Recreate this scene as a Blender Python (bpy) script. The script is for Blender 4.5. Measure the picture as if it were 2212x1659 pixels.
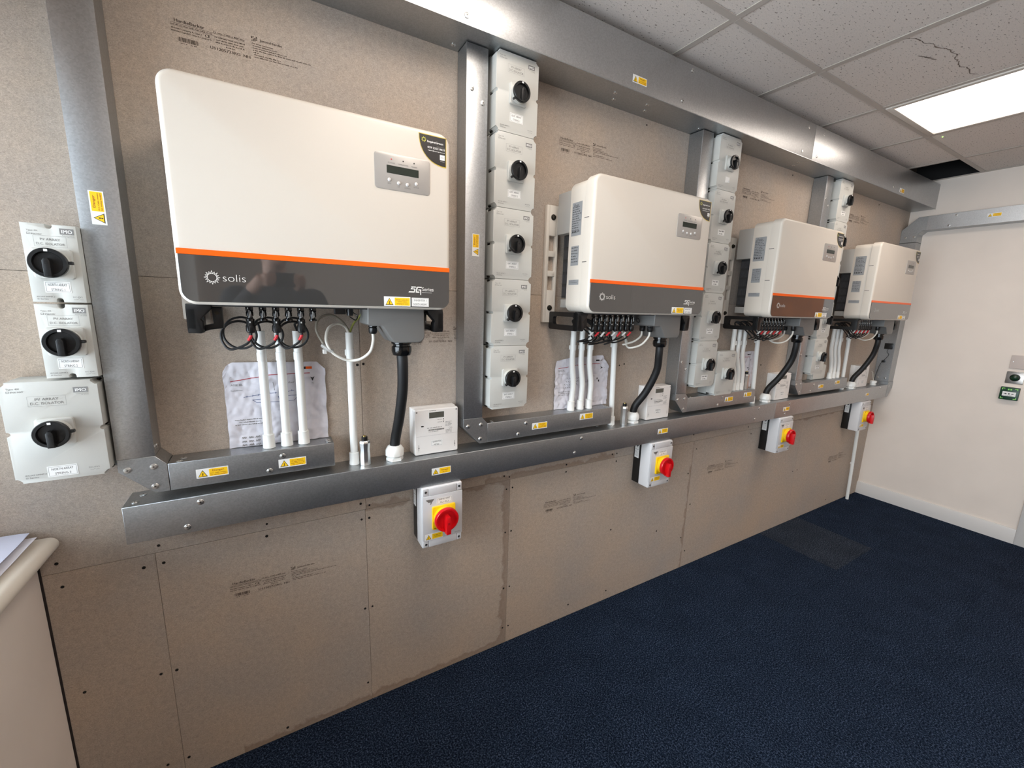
import bpy, bmesh, math, random
from mathutils import Matrix, Vector, noise

random.seed(7)
for o in list(bpy.data.objects):
    bpy.data.objects.remove(o, do_unlink=True)
scene = bpy.context.scene
COL = scene.collection

# ------------------------------------------------------------------ camera
cam_d = bpy.data.cameras.new('camera')
cam = bpy.data.objects.new('camera', cam_d)
COL.objects.link(cam)
RT = Vector((0.86647033, -0.49832207, 0.03007127))
UP = Vector((0.06660146, 0.17508185, 0.98229863))
FW = Vector((0.49476602, 0.84912982, -0.1848922))
cam.matrix_world = Matrix(((RT.x, UP.x, -FW.x, -0.28749), (RT.y, UP.y, -FW.y, -1.41889),
                           (RT.z, UP.z, -FW.z, 1.50901), (0, 0, 0, 1)))
cam_d.sensor_fit = 'HORIZONTAL'
cam_d.sensor_width = 36.0
cam_d.lens = 14.575
cam_d.clip_start = 0.02
scene.camera = cam

# ------------------------------------------------------------------ world, exposure
world = bpy.data.worlds.new('sky')
scene.world = world
world.use_nodes = True
bg = world.node_tree.nodes['Background']
bg.inputs[0].default_value = (0.84, 0.92, 1.0, 1)
bg.inputs[1].default_value = 13.0
scene.view_settings.view_transform = 'Standard'
scene.view_settings.look = 'None'
scene.view_settings.gamma = 1.0
scene.view_settings.use_curve_mapping = False
scene.view_settings.exposure = -0.14
PANEL_EMIT = 8.2

# room dimensions
XL, XE, YF, ZC = -0.845, 4.06, -4.6, 2.516

# ------------------------------------------------------------------ materials
def srgb(r, g, b):
    return tuple(((c / 255.0) / 12.92 if c / 255.0 <= 0.04045 else ((c / 255.0 + 0.055) / 1.055) ** 2.4) for c in (r, g, b))

MATS = {}
def nodes_of(name):
    m = bpy.data.materials.new(name)
    m.use_nodes = True
    return m, m.node_tree.nodes, m.node_tree.links, m.node_tree.nodes['Principled BSDF']

def mat(name, rgb, rough=0.5, metal=0.0, bump=0.0, bscale=200.0, vary=0.0, vscale=20.0, coat=0.0, spec=0.5, emit=None, estr=0.0, rvary=0.0):
    m, N, L, P = nodes_of(name)
    c = srgb(*rgb)
    P.inputs['Base Color'].default_value = (*c, 1)
    P.inputs['Roughness'].default_value = rough
    P.inputs['Metallic'].default_value = metal
    P.inputs['Specular IOR Level'].default_value = spec
    P.inputs['Coat Weight'].default_value = coat
    if emit:
        P.inputs['Emission Color'].default_value = (*emit, 1)
        P.inputs['Emission Strength'].default_value = estr
    tc = N.new('ShaderNodeTexCoord')
    if vary > 0 or rvary > 0:
        nz = N.new('ShaderNodeTexNoise')
        nz.inputs['Scale'].default_value = vscale
        nz.inputs['Detail'].default_value = 5
        L.new(tc.outputs['Object'], nz.inputs['Vector'])
        if vary > 0:
            rp = N.new('ShaderNodeValToRGB')
            rp.color_ramp.elements[0].position = 0.3
            rp.color_ramp.elements[1].position = 0.7
            rp.color_ramp.elements[0].color = (*[x * (1 - vary) for x in c], 1)
            rp.color_ramp.elements[1].color = (*[min(1, x * (1 + vary)) for x in c], 1)
            L.new(nz.outputs['Fac'], rp.inputs['Fac'])
            L.new(rp.outputs['Color'], P.inputs['Base Color'])
        if rvary > 0:
            mr = N.new('ShaderNodeMapRange')
            mr.inputs['To Min'].default_value = max(0.02, rough - rvary)
            mr.inputs['To Max'].default_value = rough + rvary
            L.new(nz.outputs['Fac'], mr.inputs['Value'])
            L.new(mr.outputs['Result'], P.inputs['Roughness'])
    if bump > 0:
        n2 = N.new('ShaderNodeTexNoise')
        n2.inputs['Scale'].default_value = bscale
        n2.inputs['Detail'].default_value = 3
        L.new(tc.outputs['Object'], n2.inputs['Vector'])
        b = N.new('ShaderNodeBump')
        b.inputs['Strength'].default_value = bump
        b.inputs['Distance'].default_value = 0.001
        L.new(n2.outputs['Fac'], b.inputs['Height'])
        L.new(b.outputs['Normal'], P.inputs['Normal'])
    MATS[name] = m
    return m

def ramp(N, stops):
    r = N.new('ShaderNodeValToRGB')
    el = r.color_ramp.elements
    while len(el) < len(stops):
        el.new(0.5)
    for e, (p, c) in zip(el, stops):
        e.position = p
        e.color = (*c, 1)
    return r

def noise_node(N, L, src, scale, detail=4, rough=0.6, vec_scale=None):
    n = N.new('ShaderNodeTexNoise')
    n.inputs['Scale'].default_value = scale
    n.inputs['Detail'].default_value = detail
    n.inputs['Roughness'].default_value = rough
    if vec_scale:
        mp = N.new('ShaderNodeMapping')
        mp.inputs['Scale'].default_value = vec_scale
        L.new(src, mp.inputs['Vector'])
        src = mp.outputs['Vector']
    L.new(src, n.inputs['Vector'])
    return n

def mixc(N, L, fac, a, b, mode='MIX'):
    m = N.new('ShaderNodeMix')
    m.data_type = 'RGBA'
    m.blend_type = mode
    for sock, v in ((m.inputs[0], fac), (m.inputs[6], a), (m.inputs[7], b)):
        if hasattr(v, 'is_linked') or hasattr(v, 'links'):
            L.new(v, sock)
        elif isinstance(v, (int, float)):
            sock.default_value = v
        else:
            sock.default_value = (*v, 1)
    return m.outputs[2]

def board_material(name, stain=0.0):
    """grey-brown fibre cement board: mottled, with fine fibres; stain > 0 adds damp tide marks along the board edges"""
    m, N, L, P = nodes_of(name)
    tc = N.new('ShaderNodeTexCoord')
    oi = N.new('ShaderNodeObjectInfo')
    add = N.new('ShaderNodeVectorMath'); add.operation = 'ADD'
    L.new(tc.outputs['Object'], add.inputs[0])
    comb = N.new('ShaderNodeCombineXYZ')
    mu = N.new('ShaderNodeMath'); mu.operation = 'MULTIPLY'; mu.inputs[1].default_value = 37.0
    L.new(oi.outputs['Random'], mu.inputs[0])
    L.new(mu.outputs[0], comb.inputs[0]); L.new(mu.outputs[0], comb.inputs[2])
    L.new(comb.outputs[0], add.inputs[1])
    V = add.outputs[0]
    big = noise_node(N, L, V, 2.2, 5, 0.6)
    mid = noise_node(N, L, V, 70, 4, 0.7)
    fib = noise_node(N, L, V, 310, 4, 0.75, (1, 1, 1.4))
    fib.inputs['Distortion'].default_value = 1.2
    base = ramp(N, [(0.32, srgb(174, 164, 155)), (0.68, srgb(190, 171, 152))])
    L.new(big.outputs['Fac'], base.inputs['Fac'])
    md = ramp(N, [(0.32, (0.90, 0.895, 0.89)), (0.68, (1.07, 1.07, 1.07))])
    L.new(mid.outputs['Fac'], md.inputs['Fac'])
    fr = ramp(N, [(0.3, (0.60, 0.59, 0.58)), (0.52, (1, 1, 1)), (0.72, (1.34, 1.33, 1.31))])
    L.new(fib.outputs['Fac'], fr.inputs['Fac'])
    c = mixc(N, L, 1.0, base.outputs['Color'], md.outputs['Color'], 'MULTIPLY')
    c = mixc(N, L, 0.9, c, fr.outputs['Color'], 'MULTIPLY')
    if stain > 0:
        # tide mark: object coordinates run 0..w / 0..h on each board (x, z); the attribute edge gives metres to the wet edge
        at = N.new('ShaderNodeAttribute'); at.attribute_name = 'edge'
        nz = noise_node(N, L, V, 9, 5, 0.65)
        sc = N.new('ShaderNodeMath'); sc.operation = 'MULTIPLY_ADD'
        sc.inputs[1].default_value = 0.11; sc.inputs[2].default_value = -0.045
        L.new(nz.outputs['Fac'], sc.inputs[0])
        sub = N.new('ShaderNodeMath'); sub.operation = 'SUBTRACT'
        L.new(at.outputs['Fac'], sub.inputs[0]); L.new(sc.outputs[0], sub.inputs[1])
        sr = ramp(N, [(0.0, (stain * 0.75,) * 3), (0.014, (stain,) * 3), (0.022, (0, 0, 0))])
        L.new(sub.outputs[0], sr.inputs['Fac'])
        c = mixc(N, L, sr.outputs['Color'], c, srgb(122, 97, 79))
    L.new(c, P.inputs['Base Color'])
    P.inputs['Roughness'].default_value = 0.72
    P.inputs['Specular IOR Level'].default_value = 0.35
    b = N.new('ShaderNodeBump'); b.inputs['Strength'].default_value = 0.12; b.inputs['Distance'].default_value = 0.001
    L.new(fib.outputs['Fac'], b.inputs['Height']); L.new(b.outputs['Normal'], P.inputs['Normal'])
    MATS[name] = m

def galv_material(name, rgb, rough):
    """galvanised sheet steel: metallic with soft spangle and faint drawing streaks"""
    m, N, L, P = nodes_of(name)
    tc = N.new('ShaderNodeTexCoord')
    v = N.new('ShaderNodeTexVoronoi'); v.inputs['Scale'].default_value = 300
    L.new(tc.outputs['Object'], v.inputs['Vector'])
    n1 = noise_node(N, L, tc.outputs['Object'], 9, 6, 0.65)
    n2 = noise_node(N, L, tc.outputs['Object'], 420, 2, 0.6)
    c0 = srgb(*rgb)
    r1 = ramp(N, [(0.0, tuple(x * 0.90 for x in c0)), (1.0, tuple(min(1, x * 1.06) for x in c0))])
    sep = N.new('ShaderNodeSeparateColor'); L.new(v.outputs['Color'], sep.inputs[0])
    L.new(sep.outputs[0], r1.inputs['Fac'])
    r2 = ramp(N, [(0.3, (0.96, 0.965, 0.97)), (0.7, (1.03, 1.03, 1.03))])
    L.new(n1.outputs['Fac'], r2.inputs['Fac'])
    c = mixc(N, L, 1.0, r1.outputs['Color'], r2.outputs['Color'], 'MULTIPLY')
    L.new(c, P.inputs['Base Color'])
    P.inputs['Metallic'].default_value = 1.0
    mr = N.new('ShaderNodeMapRange')
    mr.inputs['To Min'].default_value = rough - 0.015; mr.inputs['To Max'].default_value = rough + 0.02
    L.new(n1.outputs['Fac'], mr.inputs['Value']); L.new(mr.outputs['Result'], P.inputs['Roughness'])
    b = N.new('ShaderNodeBump'); b.inputs['Strength'].default_value = 0.05; b.inputs['Distance'].default_value = 0.0006
    L.new(n2.outputs['Fac'], b.inputs['Height']); L.new(b.outputs['Normal'], P.inputs['Normal'])
    MATS[name] = m

def carpet_material(name, base_rgb, light_rgb):
    m, N, L, P = nodes_of(name)
    tc = N.new('ShaderNodeTexCoord')
    oi = N.new('ShaderNodeObjectInfo')
    add = N.new('ShaderNodeVectorMath'); add.operation = 'ADD'
    comb = N.new('ShaderNodeCombineXYZ')
    mu = N.new('ShaderNodeMath'); mu.operation = 'MULTIPLY'; mu.inputs[1].default_value = 19.0
    L.new(oi.outputs['Random'], mu.inputs[0]); L.new(mu.outputs[0], comb.inputs[0]); L.new(mu.outputs[0], comb.inputs[1])
    L.new(tc.outputs['Object'], add.inputs[0]); L.new(comb.outputs[0], add.inputs[1])
    V = add.outputs[0]
    n1 = noise_node(N, L, V, 185, 4, 0.8)
    n2 = noise_node(N, L, V, 6, 3, 0.5)
    n3 = noise_node(N, L, V, 420, 2, 0.6)
    a, b2 = srgb(*base_rgb), srgb(*light_rgb)
    r = ramp(N, [(0.38, tuple(x * 0.25 for x in a)), (0.50, a), (0.66, b2)])
    L.new(n1.outputs['Fac'], r.inputs['Fac'])
    r2 = ramp(N, [(0.3, (0.85, 0.85, 0.85)), (0.7, (1.15, 1.15, 1.15))])
    L.new(n2.outputs['Fac'], r2.inputs['Fac'])
    c = mixc(N, L, 1.0, r.outputs['Color'], r2.outputs['Color'], 'MULTIPLY')
    L.new(c, P.inputs['Base Color'])
    P.inputs['Roughness'].default_value = 0.95
    P.inputs['Specular IOR Level'].default_value = 0.04
    b = N.new('ShaderNodeBump'); b.inputs['Strength'].default_value = 0.9; b.inputs['Distance'].default_value = 0.004
    L.new(n1.outputs['Fac'], b.inputs['Height']); L.new(b.outputs['Normal'], P.inputs['Normal'])
    MATS[name] = m

def ceiling_tile_material(name):
    """mineral fibre tile: off-white with small dark worm-shaped fissures"""
    m, N, L, P = nodes_of(name)
    tc = N.new('ShaderNodeTexCoord')
    oi = N.new('ShaderNodeObjectInfo')
    add = N.new('ShaderNodeVectorMath'); add.operation = 'ADD'
    comb = N.new('ShaderNodeCombineXYZ')
    mu = N.new('ShaderNodeMath'); mu.operation = 'MULTIPLY'; mu.inputs[1].default_value = 23.0
    L.new(oi.outputs['Random'], mu.inputs[0]); L.new(mu.outputs[0], comb.inputs[0]); L.new(mu.outputs[0], comb.inputs[1])
    L.new(tc.outputs['Object'], add.inputs[0]); L.new(comb.outputs[0], add.inputs[1])
    n1 = noise_node(N, L, add.outputs[0], 75, 2.5, 0.55, (1.0, 2.2, 1))
    n2 = noise_node(N, L, add.outputs[0], 260, 3, 0.6)
    n3 = noise_node(N, L, add.outputs[0], 3, 3, 0.5)
    c0 = srgb(226, 216, 208)
    r = ramp(N, [(0.315, srgb(138, 126, 116)), (0.38, c0), (1.0, c0)])
    L.new(n1.outputs['Fac'], r.inputs['Fac'])
    r2 = ramp(N, [(0.3, (0.9, 0.9, 0.9)), (0.7, (1.08, 1.08, 1.08))])
    L.new(n2.outputs['Fac'], r2.inputs['Fac'])
    c = mixc(N, L, 1.0, r.outputs['Color'], r2.outputs['Color'], 'MULTIPLY')
    L.new(c, P.inputs['Base Color'])
    P.inputs['Roughness'].default_value = 0.9
    b = N.new('ShaderNodeBump'); b.inputs['Strength'].default_value = 0.5; b.inputs['Distance'].default_value = 0.002
    L.new(r.outputs['Color'], b.inputs['Height']); L.new(b.outputs['Normal'], P.inputs['Normal'])
    MATS[name] = m

board_material('board')
board_material('board_stained', 0.55)
galv_material('galv', (178, 181, 183), 0.41)
galv_material('galv_bright', (190, 191, 192), 0.39)
carpet_material('carpet', (22, 33, 50), (86, 101, 126))
carpet_material('carpet_turned', (38, 46, 58), (102, 110, 124))  # turned tile: paler look of its pile direction put into the colour
ceiling_tile_material('ceiling_tile')
mat('tee', (190, 180, 171), 0.55)
mat('plaster', (235, 223, 212), 0.8, bump=0.15, bscale=160, vary=0.025, vscale=5)
mat('skirting', (216, 212, 208), 0.45, bump=0.05, bscale=40)
mat('plenum', (30, 28, 28), 0.95, vary=0.3, vscale=6)
mat('wall_core', (74, 60, 50), 0.9, vary=0.2, vscale=30)
mat('sill', (226, 216, 202), 0.38, vary=0.03, vscale=8)
mat('sealant', (38, 30, 27), 0.8, vary=0.3, vscale=90)
mat('steel', (214, 214, 212), 0.30, metal=1.0, rvary=0.06, vscale=60)
mat('brushed', (176, 170, 164), 0.34, metal=1.0, rvary=0.06, vscale=60)
mat('brass', (206, 186, 120), 0.3, metal=1.0, rvary=0.05, vscale=60)
mat('dark_steel', (70, 66, 60), 0.4, metal=1.0, rvary=0.08, vscale=60)
mat('inv_white', (215, 206, 194), 0.36, bump=0.06, bscale=900, spec=0.5)
mat('inv_grey', (114, 113, 111), 0.42, bump=0.06, bscale=700)
mat('inv_alu', (178, 175, 170), 0.42, metal=0.35, bump=0.05, bscale=700)
mat('fin_dark', (42, 42, 43), 0.5, bump=0.05, bscale=300)
mat('fin_edge', (62, 62, 64), 0.45, bump=0.03)
mat('gloss_dark', (60, 59, 58), 0.025, coat=1.0, spec=0.7)
mat('orange', (255, 100, 0), 0.3, vary=0.02, vscale=30)
mat('panel_grey', (176, 170, 164), 0.34, metal=0.3, bump=0.03, bscale=600)
mat('lcd', (44, 48, 40), 0.12, vary=0.1, vscale=30)
mat('lcd_off', (92, 90, 82), 0.15, vary=0.1, vscale=30)
mat('button', (204, 200, 196), 0.3, bump=0.02)
mat('red_led', (205, 40, 46), 0.3, vary=0.05)
mat('black', (18, 18, 19), 0.38, bump=0.04, bscale=400)
mat('black_gloss', (14, 14, 15), 0.16, rvary=0.05, vscale=50)
mat('rubber', (22, 22, 23), 0.55, bump=0.15, bscale=300, rvary=0.08, vscale=30)
mat('iso_white', (202, 201, 195), 0.42, bump=0.04, bscale=500)
mat('iso_base', (188, 188, 183), 0.45, bump=0.04, bscale=500)
mat('ac_white', (228, 226, 226), 0.4, bump=0.04, bscale=500)
mat('ac_lid', (206, 205, 206), 0.38, bump=0.04, bscale=500)
mat('meter_white', (238, 234, 230), 0.4, bump=0.03, bscale=500)
mat('pvc', (238, 238, 234), 0.34, bump=0.02, bscale=80)
mat('cable_white', (232, 228, 218), 0.42, bump=0.03)
mat('cable_grey', (150, 143, 130), 0.5, bump=0.03)
mat('cable_green', (132, 134, 62), 0.5, vary=0.35, vscale=60)
mat('label_white', (240, 239, 236), 0.45, bump=0.01)
mat('label_yellow', (255, 204, 22), 0.45, vary=0.02)
mat('label_silver', (158, 160, 162), 0.4, metal=0.2, bump=0.01)
mat('ink', (22, 21, 21), 0.6, vary=0.05)
mat('ink_grey', (128, 126, 124), 0.6, vary=0.05)
mat('ink_soft', (118, 116, 113), 0.6, vary=0.05)
mat('ink_board', (62, 50, 42), 0.75, vary=0.2, vscale=200)
mat('ink_red', (150, 40, 30), 0.6, vary=0.05)
mat('ink_line', (172, 56, 62), 0.6, vary=0.05)
mat('ink_blue', (66, 84, 128), 0.6, vary=0.1)
mat('print_white', (232, 230, 226), 0.4, vary=0.02)
mat('print_dim', (158, 152, 144), 0.4, vary=0.02)
mat('sticker_black', (44, 40, 38), 0.3, bump=0.01)
mat('sticker_lime', (214, 212, 80), 0.4, vary=0.03)
mat('gold_edge', (208, 180, 62), 0.4, vary=0.05)
mat('ac_yellow', (252, 206, 16), 0.34, bump=0.02)
mat('ac_red', (214, 18, 26), 0.3, bump=0.02)
mat('ac_red_dark', (176, 14, 20), 0.4, bump=0.02)
mat('sleeve_red', (214, 44, 54), 0.45, bump=0.02)
mat('sleeve_white', (226, 224, 220), 0.45, bump=0.02)
mat('paper', (222, 219, 226), 0.75, bump=0.12, bscale=60, vary=0.03, vscale=12)
mat('paper_blue', (212, 216, 236), 0.75, bump=0.05, bscale=60)
mat('hole', (22, 18, 16), 0.9, vary=0.2)
mat('plate_plain', (206, 192, 184), 0.5, bump=0.03)
mat('dome_green', (20, 52, 34), 0.22, rvary=0.05)
mat('callpoint', (22, 62, 42), 0.35, bump=0.02)
mat('lime_glow', (150, 230, 110), 0.5, vary=0.05)
mat('led_green', (120, 255, 60), 0.4, emit=(0.3, 1.0, 0.1), estr=6.0)
mat('diffuser', (255, 250, 242), 0.6, emit=(1.0, 0.885, 0.785), estr=PANEL_EMIT)
mat('frame_white', (214, 204, 194), 0.45, bump=0.02)
mat('upvc', (232, 234, 236), 0.35, bump=0.02)
mat('scuff', (128, 114, 104), 0.9, vary=0.3, vscale=60)
mat('door_paint', (196, 120, 70), 0.5, vary=0.15, vscale=12)
def glass_pane():
    m, N, L, P = nodes_of('pane')
    out = N['Material Output']
    tr = N.new('ShaderNodeBsdfTransparent'); tr.inputs[0].default_value = (0.95, 0.97, 0.98, 1)
    gl = N.new('ShaderNodeBsdfGlossy'); gl.inputs['Roughness'].default_value = 0.02
    fr = N.new('ShaderNodeFresnel'); fr.inputs[0].default_value = 1.45
    mx = N.new('ShaderNodeMixShader')
    L.new(fr.outputs[0], mx.inputs[0]); L.new(tr.outputs[0], mx.inputs[1]); L.new(gl.outputs[0], mx.inputs[2])
    L.new(mx.outputs[0], out.inputs['Surface'])
    MATS['pane'] = m
glass_pane()

# ------------------------------------------------------------------ mesh building
TEXT = {}
def text_geo(s, res=2, off=0.0):
    key = (s, res, off)
    if key not in TEXT:
        cu = bpy.data.curves.new('t', 'FONT')
        cu.body = s
        cu.resolution_u = res
        cu.fill_mode = 'FRONT'
        cu.offset = off
        ob = bpy.data.objects.new('t', cu)
        me = bpy.data.meshes.new_from_object(ob)
        vs = [(v.co.x, v.co.y) for v in me.vertices]
        fs = [tuple(p.vertices) for p in me.polygons]
        TEXT[key] = (vs, fs)
        bpy.data.objects.remove(ob); bpy.data.curves.remove(cu); bpy.data.meshes.remove(me)
    return TEXT[key]

CAP = 0.729

class MB:
    def __init__(self, M=None):
        self.v, self.f, self.mi, self.mats = [], [], [], []
        self.M = M or Matrix.Identity(4)
        self.warp = None
    def add(self, vs, fs, m):
        if m not in self.mats:
            self.mats.append(m)
        k = self.mats.index(m)
        n = len(self.v)
        for p in vs:
            q = self.M @ Vector(p)
            if self.warp:
                q = self.warp(q)
            self.v.append(tuple(q))
        for f in fs:
            self.f.append(tuple(n + i for i in f))
            self.mi.append(k)
        return self
    def from_bm(self, bm, m):
        bm.verts.index_update()
        vs = [tuple(v.co) for v in bm.verts]
        fs = [tuple(v.index for v in f.verts) for f in bm.faces]
        bm.free()
        return self.add(vs, fs, m)
    def box(self, x0, x1, y0, y1, z0, z1, m, bev=0.0, seg=1):
        x0, x1 = min(x0, x1), max(x0, x1); y0, y1 = min(y0, y1), max(y0, y1); z0, z1 = min(z0, z1), max(z0, z1)
        vs = [(x0, y0, z0), (x1, y0, z0), (x1, y1, z0), (x0, y1, z0), (x0, y0, z1), (x1, y0, z1), (x1, y1, z1), (x0, y1, z1)]
        fs = [(0, 3, 2, 1), (4, 5, 6, 7), (0, 1, 5, 4), (1, 2, 6, 5), (2, 3, 7, 6), (3, 0, 4, 7)]
        if bev <= 0:
            return self.add(vs, fs, m)
        bm = bmesh.new()
        bv = [bm.verts.new(p) for p in vs]
        for f in fs:
            bm.faces.new([bv[i] for i in f])
        bmesh.ops.bevel(bm, geom=list(bm.edges), offset=bev, segments=seg, profile=0.5, affect='EDGES', clamp_overlap=True)
        return self.from_bm(bm, m)
    def prism(self, poly, a0, a1, m, axis='y', bev=0.0, seg=2, both=False):
        """poly in (x,z) for axis y, (y,z) for axis x, (x,y) for axis z; the a1 end may be bevelled"""
        def P(p, a):
            return {'y': (p[0], a, p[1]), 'x': (a, p[0], p[1]), 'z': (p[0], p[1], a)}[axis]
        bm = bmesh.new()
        A = [bm.verts.new(P(p, a0)) for p in poly]
        B = [bm.verts.new(P(p, a1)) for p in poly]
        n = len(poly)
        bm.faces.new(A); fb = bm.faces.new(B)
        for i in range(n):
            bm.faces.new([A[i], A[(i + 1) % n], B[(i + 1) % n], B[i]])
        bmesh.ops.recalc_face_normals(bm, faces=list(bm.faces))
        if bev > 0:
            es = list(fb.edges)
            if both:
                es += [e for e in bm.edges if e.verts[0] in A and e.verts[1] in A]
            bmesh.ops.bevel(bm, geom=es, offset=bev, segments=seg, profile=0.5, affect='EDGES', clamp_overlap=True)
        return self.from_bm(bm, m)
    def flat(self, poly, y, m):
        """flat polygon facing -Y"""
        return self.add([(p[0], y, p[1]) for p in poly], [tuple(range(len(poly)))], m)
    def rect(self, x0, x1, z0, z1, y, m):
        return self.flat([(x0, z0), (x1, z0), (x1, z1), (x0, z1)], y, m)
    def frame(self, x0, x1, z0, z1, t, y, m):
        self.rect(x0, x1, z0, z0 + t, y, m); self.rect(x0, x1, z1 - t, z1, y, m)
        self.rect(x0, x0 + t, z0 + t, z1 - t, y, m); self.rect(x1 - t, x1, z0 + t, z1 - t, y, m)
        return self
    def disc(self, x, z, r, y, m, n=16):
        return self.flat([(x + r * math.cos(6.28318 * i / n), z + r * math.sin(6.28318 * i / n)) for i in range(n)], y, m)
    def ring(self, x, z, r0, r1, y, m, n=20):
        vs, fs = [], []
        for i in range(n):
            a = 6.28318 * i / n
            vs += [(x + r0 * math.cos(a), y, z + r0 * math.sin(a)), (x + r1 * math.cos(a), y, z + r1 * math.sin(a))]
        for i in range(n):
            j = (i + 1) % n
            fs.append((2 * i, 2 * i + 1, 2 * j + 1, 2 * j))
        return self.add(vs, fs, m)
    def lathe(self, prof, origin, axis, m, n=20, cap=True):
        """prof [(r, h)] turned about the axis direction from origin"""
        a = Vector(axis).normalized(); o = Vector(origin)
        t = Vector((0, 0, 1)) if abs(a.z) < 0.9 else Vector((1, 0, 0))
        u = a.cross(t).normalized(); w = a.cross(u)
        vs, fs = [], []
        for r, h in prof:
            for i in range(n):
                g = 6.2831853 * (i + 0.5) / n
                vs.append(tuple(o + a * h + u * (r * math.cos(g)) + w * (r * math.sin(g))))
        for k in range(len(prof) - 1):
            for i in range(n):
                j = (i + 1) % n
                fs.append((k * n + i, k * n + j, (k + 1) * n + j, (k + 1) * n + i))
        if cap:
            fs.append(tuple(range(n))[::-1])
            fs.append(tuple((len(prof) - 1) * n + i for i in range(n)))
        return self.add(vs, fs, m)
    def tube(self, pts, r, m, n=10, steps=8, cap=True, radii=None):
        P = [Vector(p) for p in pts]
        path = []
        if len(P) > 2 and steps > 1:
            for i in range(len(P) - 1):
                p0 = P[max(i - 1, 0)]; p1 = P[i]; p2 = P[i + 1]; p3 = P[min(i + 2, len(P) - 1)]
                for s in range(steps):
                    t = s / steps
                    path.append(0.5 * ((2 * p1) + (p2 - p0) * t + (2 * p0 - 5 * p1 + 4 * p2 - p3) * t * t + (3 * p1 - p0 - 3 * p2 + p3) * t ** 3))
            path.append(P[-1])
        else:
            path = P
        vs, fs = [], []
        d = (path[1] - path[0]).normalized()
        u = d.cross(Vector((0.31, 0.87, 0.39))).normalized()
        for i, p in enumerate(path):
            if i == 0: d = path[1] - path[0]
            elif i == len(path) - 1: d = path[-1] - path[-2]
            else: d = path[i + 1] - path[i - 1]
            d = d.normalized()
            u = (u - d * u.dot(d)).normalized()
            w = d.cross(u)
            rr = r if radii is None else radii(i / (len(path) - 1))
            for k in range(n):
                g = 6.2831853 * k / n
                vs.append(tuple(p + u * (rr * math.cos(g)) + w * (rr * math.sin(g))))
        for i in range(len(path) - 1):
            for k in range(n):
                j = (k + 1) % n
                fs.append((i * n + k, i * n + j, (i + 1) * n + j, (i + 1) * n + k))
        if cap:
            fs.append(tuple(range(n))[::-1]); fs.append(tuple((len(path) - 1) * n + k for k in range(n)))
        return self.add(vs, fs, m)
    def text(self, s, x, z, h, m, y, align='C', w=None, res=2, bold=0.0, slant=0.0, off=0.0):
        vs, fs = text_geo(s, res, off)
        if not vs:
            return self
        x0 = min(p[0] for p in vs); x1 = max(p[0] for p in vs)
        k = h / CAP
        kx = k if w is None else w / (x1 - x0)
        off = {'L': -x0 * kx, 'C': -(x0 + x1) / 2 * kx, 'R': -x1 * kx}[align]
        self.add([(x + off + p[0] * kx + slant * p[1] * k, y, z + p[1] * k) for p in vs], fs, m)
        if bold > 0:
            self.add([(x + off + bold + p[0] * kx + slant * p[1] * k, y - 0.00005, z + p[1] * k) for p in vs], fs, m)
        return self
    def dashes(self, x, z, w, h, m, y, seed=0):
        """a line of print too small to read: word-length strokes"""
        rg = random.Random(seed * 7919 + int(w * 1e5))
        a = x
        while a < x + w - h * 0.4:
            l = min(rg.uniform(1.2, 4.5) * h, x + w - a)
            k = max(1, int(l / (h * 0.62)))
            for i in range(k):
                p = a + l * i / k
                hh = h * rg.choice((0.62, 0.7, 0.7, 1.0))
                self.rect(p, p + l / k * 0.66, z, z + hh, y, m)
            a += l + h * 0.55
        return self
    def mesh(self, name, smooth=True):
        me = bpy.data.meshes.new(name)
        me.from_pydata(self.v, [], self.f)
        for m in self.mats:
            me.materials.append(MATS[m])
        me.polygons.foreach_set('material_index', self.mi)
        if smooth:
            me.polygons.foreach_set('use_smooth', [True] * len(self.f))
            me.update()
            me.set_sharp_from_angle(angle=math.radians(34))
        me.update()
        return me
    def build(self, name, parent=None, label=None, smooth=True):
        return put(name, self.mesh(name, smooth), parent, label)

def put(name, me, parent=None, label=None):
    o = bpy.data.objects.new(name, me)
    if name in ('printed_text', 'drawing'):
        o['kind'] = 'stuff'
    COL.objects.link(o)
    if parent:
        o.parent = parent
    if label:
        o['label'] = label
    return o

def thing(name, label, cat, loc=(0, 0, 0), group=None):
    o = bpy.data.objects.new(name, None)
    o.empty_display_size = 0.05
    COL.objects.link(o)
    o.location = loc
    o['label'] = label; o['category'] = cat
    if group:
        o['group'] = group
    return o

def tag(o, label, cat, group=None):
    o['label'] = label; o['category'] = cat
    if group:
        o['group'] = group
    return o

def struct(o):
    o['kind'] = 'structure'
    return o

CACHE = {}
def cached(key, fn):
    if key not in CACHE:
        CACHE[key] = fn().mesh(key)
    return CACHE[key]

def rrect(x0, x1, z0, z1, r, n=6, rs=None):
    """rounded rectangle outline; rs = radii for (bottom-left, bottom-right, top-right, top-left)"""
    rs = rs or (r, r, r, r)
    out = []
    for (cx, cz, a0, rr) in ((x0, z0, 180, rs[0]), (x1, z0, 270, rs[1]), (x1, z1, 0, rs[2]), (x0, z1, 90, rs[3])):
        sx = 1 if cx == x0 else -1; sz = 1 if cz == z0 else -1
        if rr <= 0:
            out.append((cx, cz)); continue
        for i in range(n + 1):
            a = math.radians(a0 + 90 * i / n)
            out.append((cx + sx * rr + rr * math.cos(a), cz + sz * rr + rr * math.sin(a)))
    return out

ORD = ['first', 'second', 'third', 'fourth', 'fifth', 'sixth', 'seventh', 'eighth']

# ================================================================== SETTING
# back wall: masonry behind, clad with fibre cement boards
wb = struct(MB().box(XL - 0.26, XE + 0.1, 0.0125, 0.12, 0, 2.95, 'wall_core').build('wall_back'))

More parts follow.
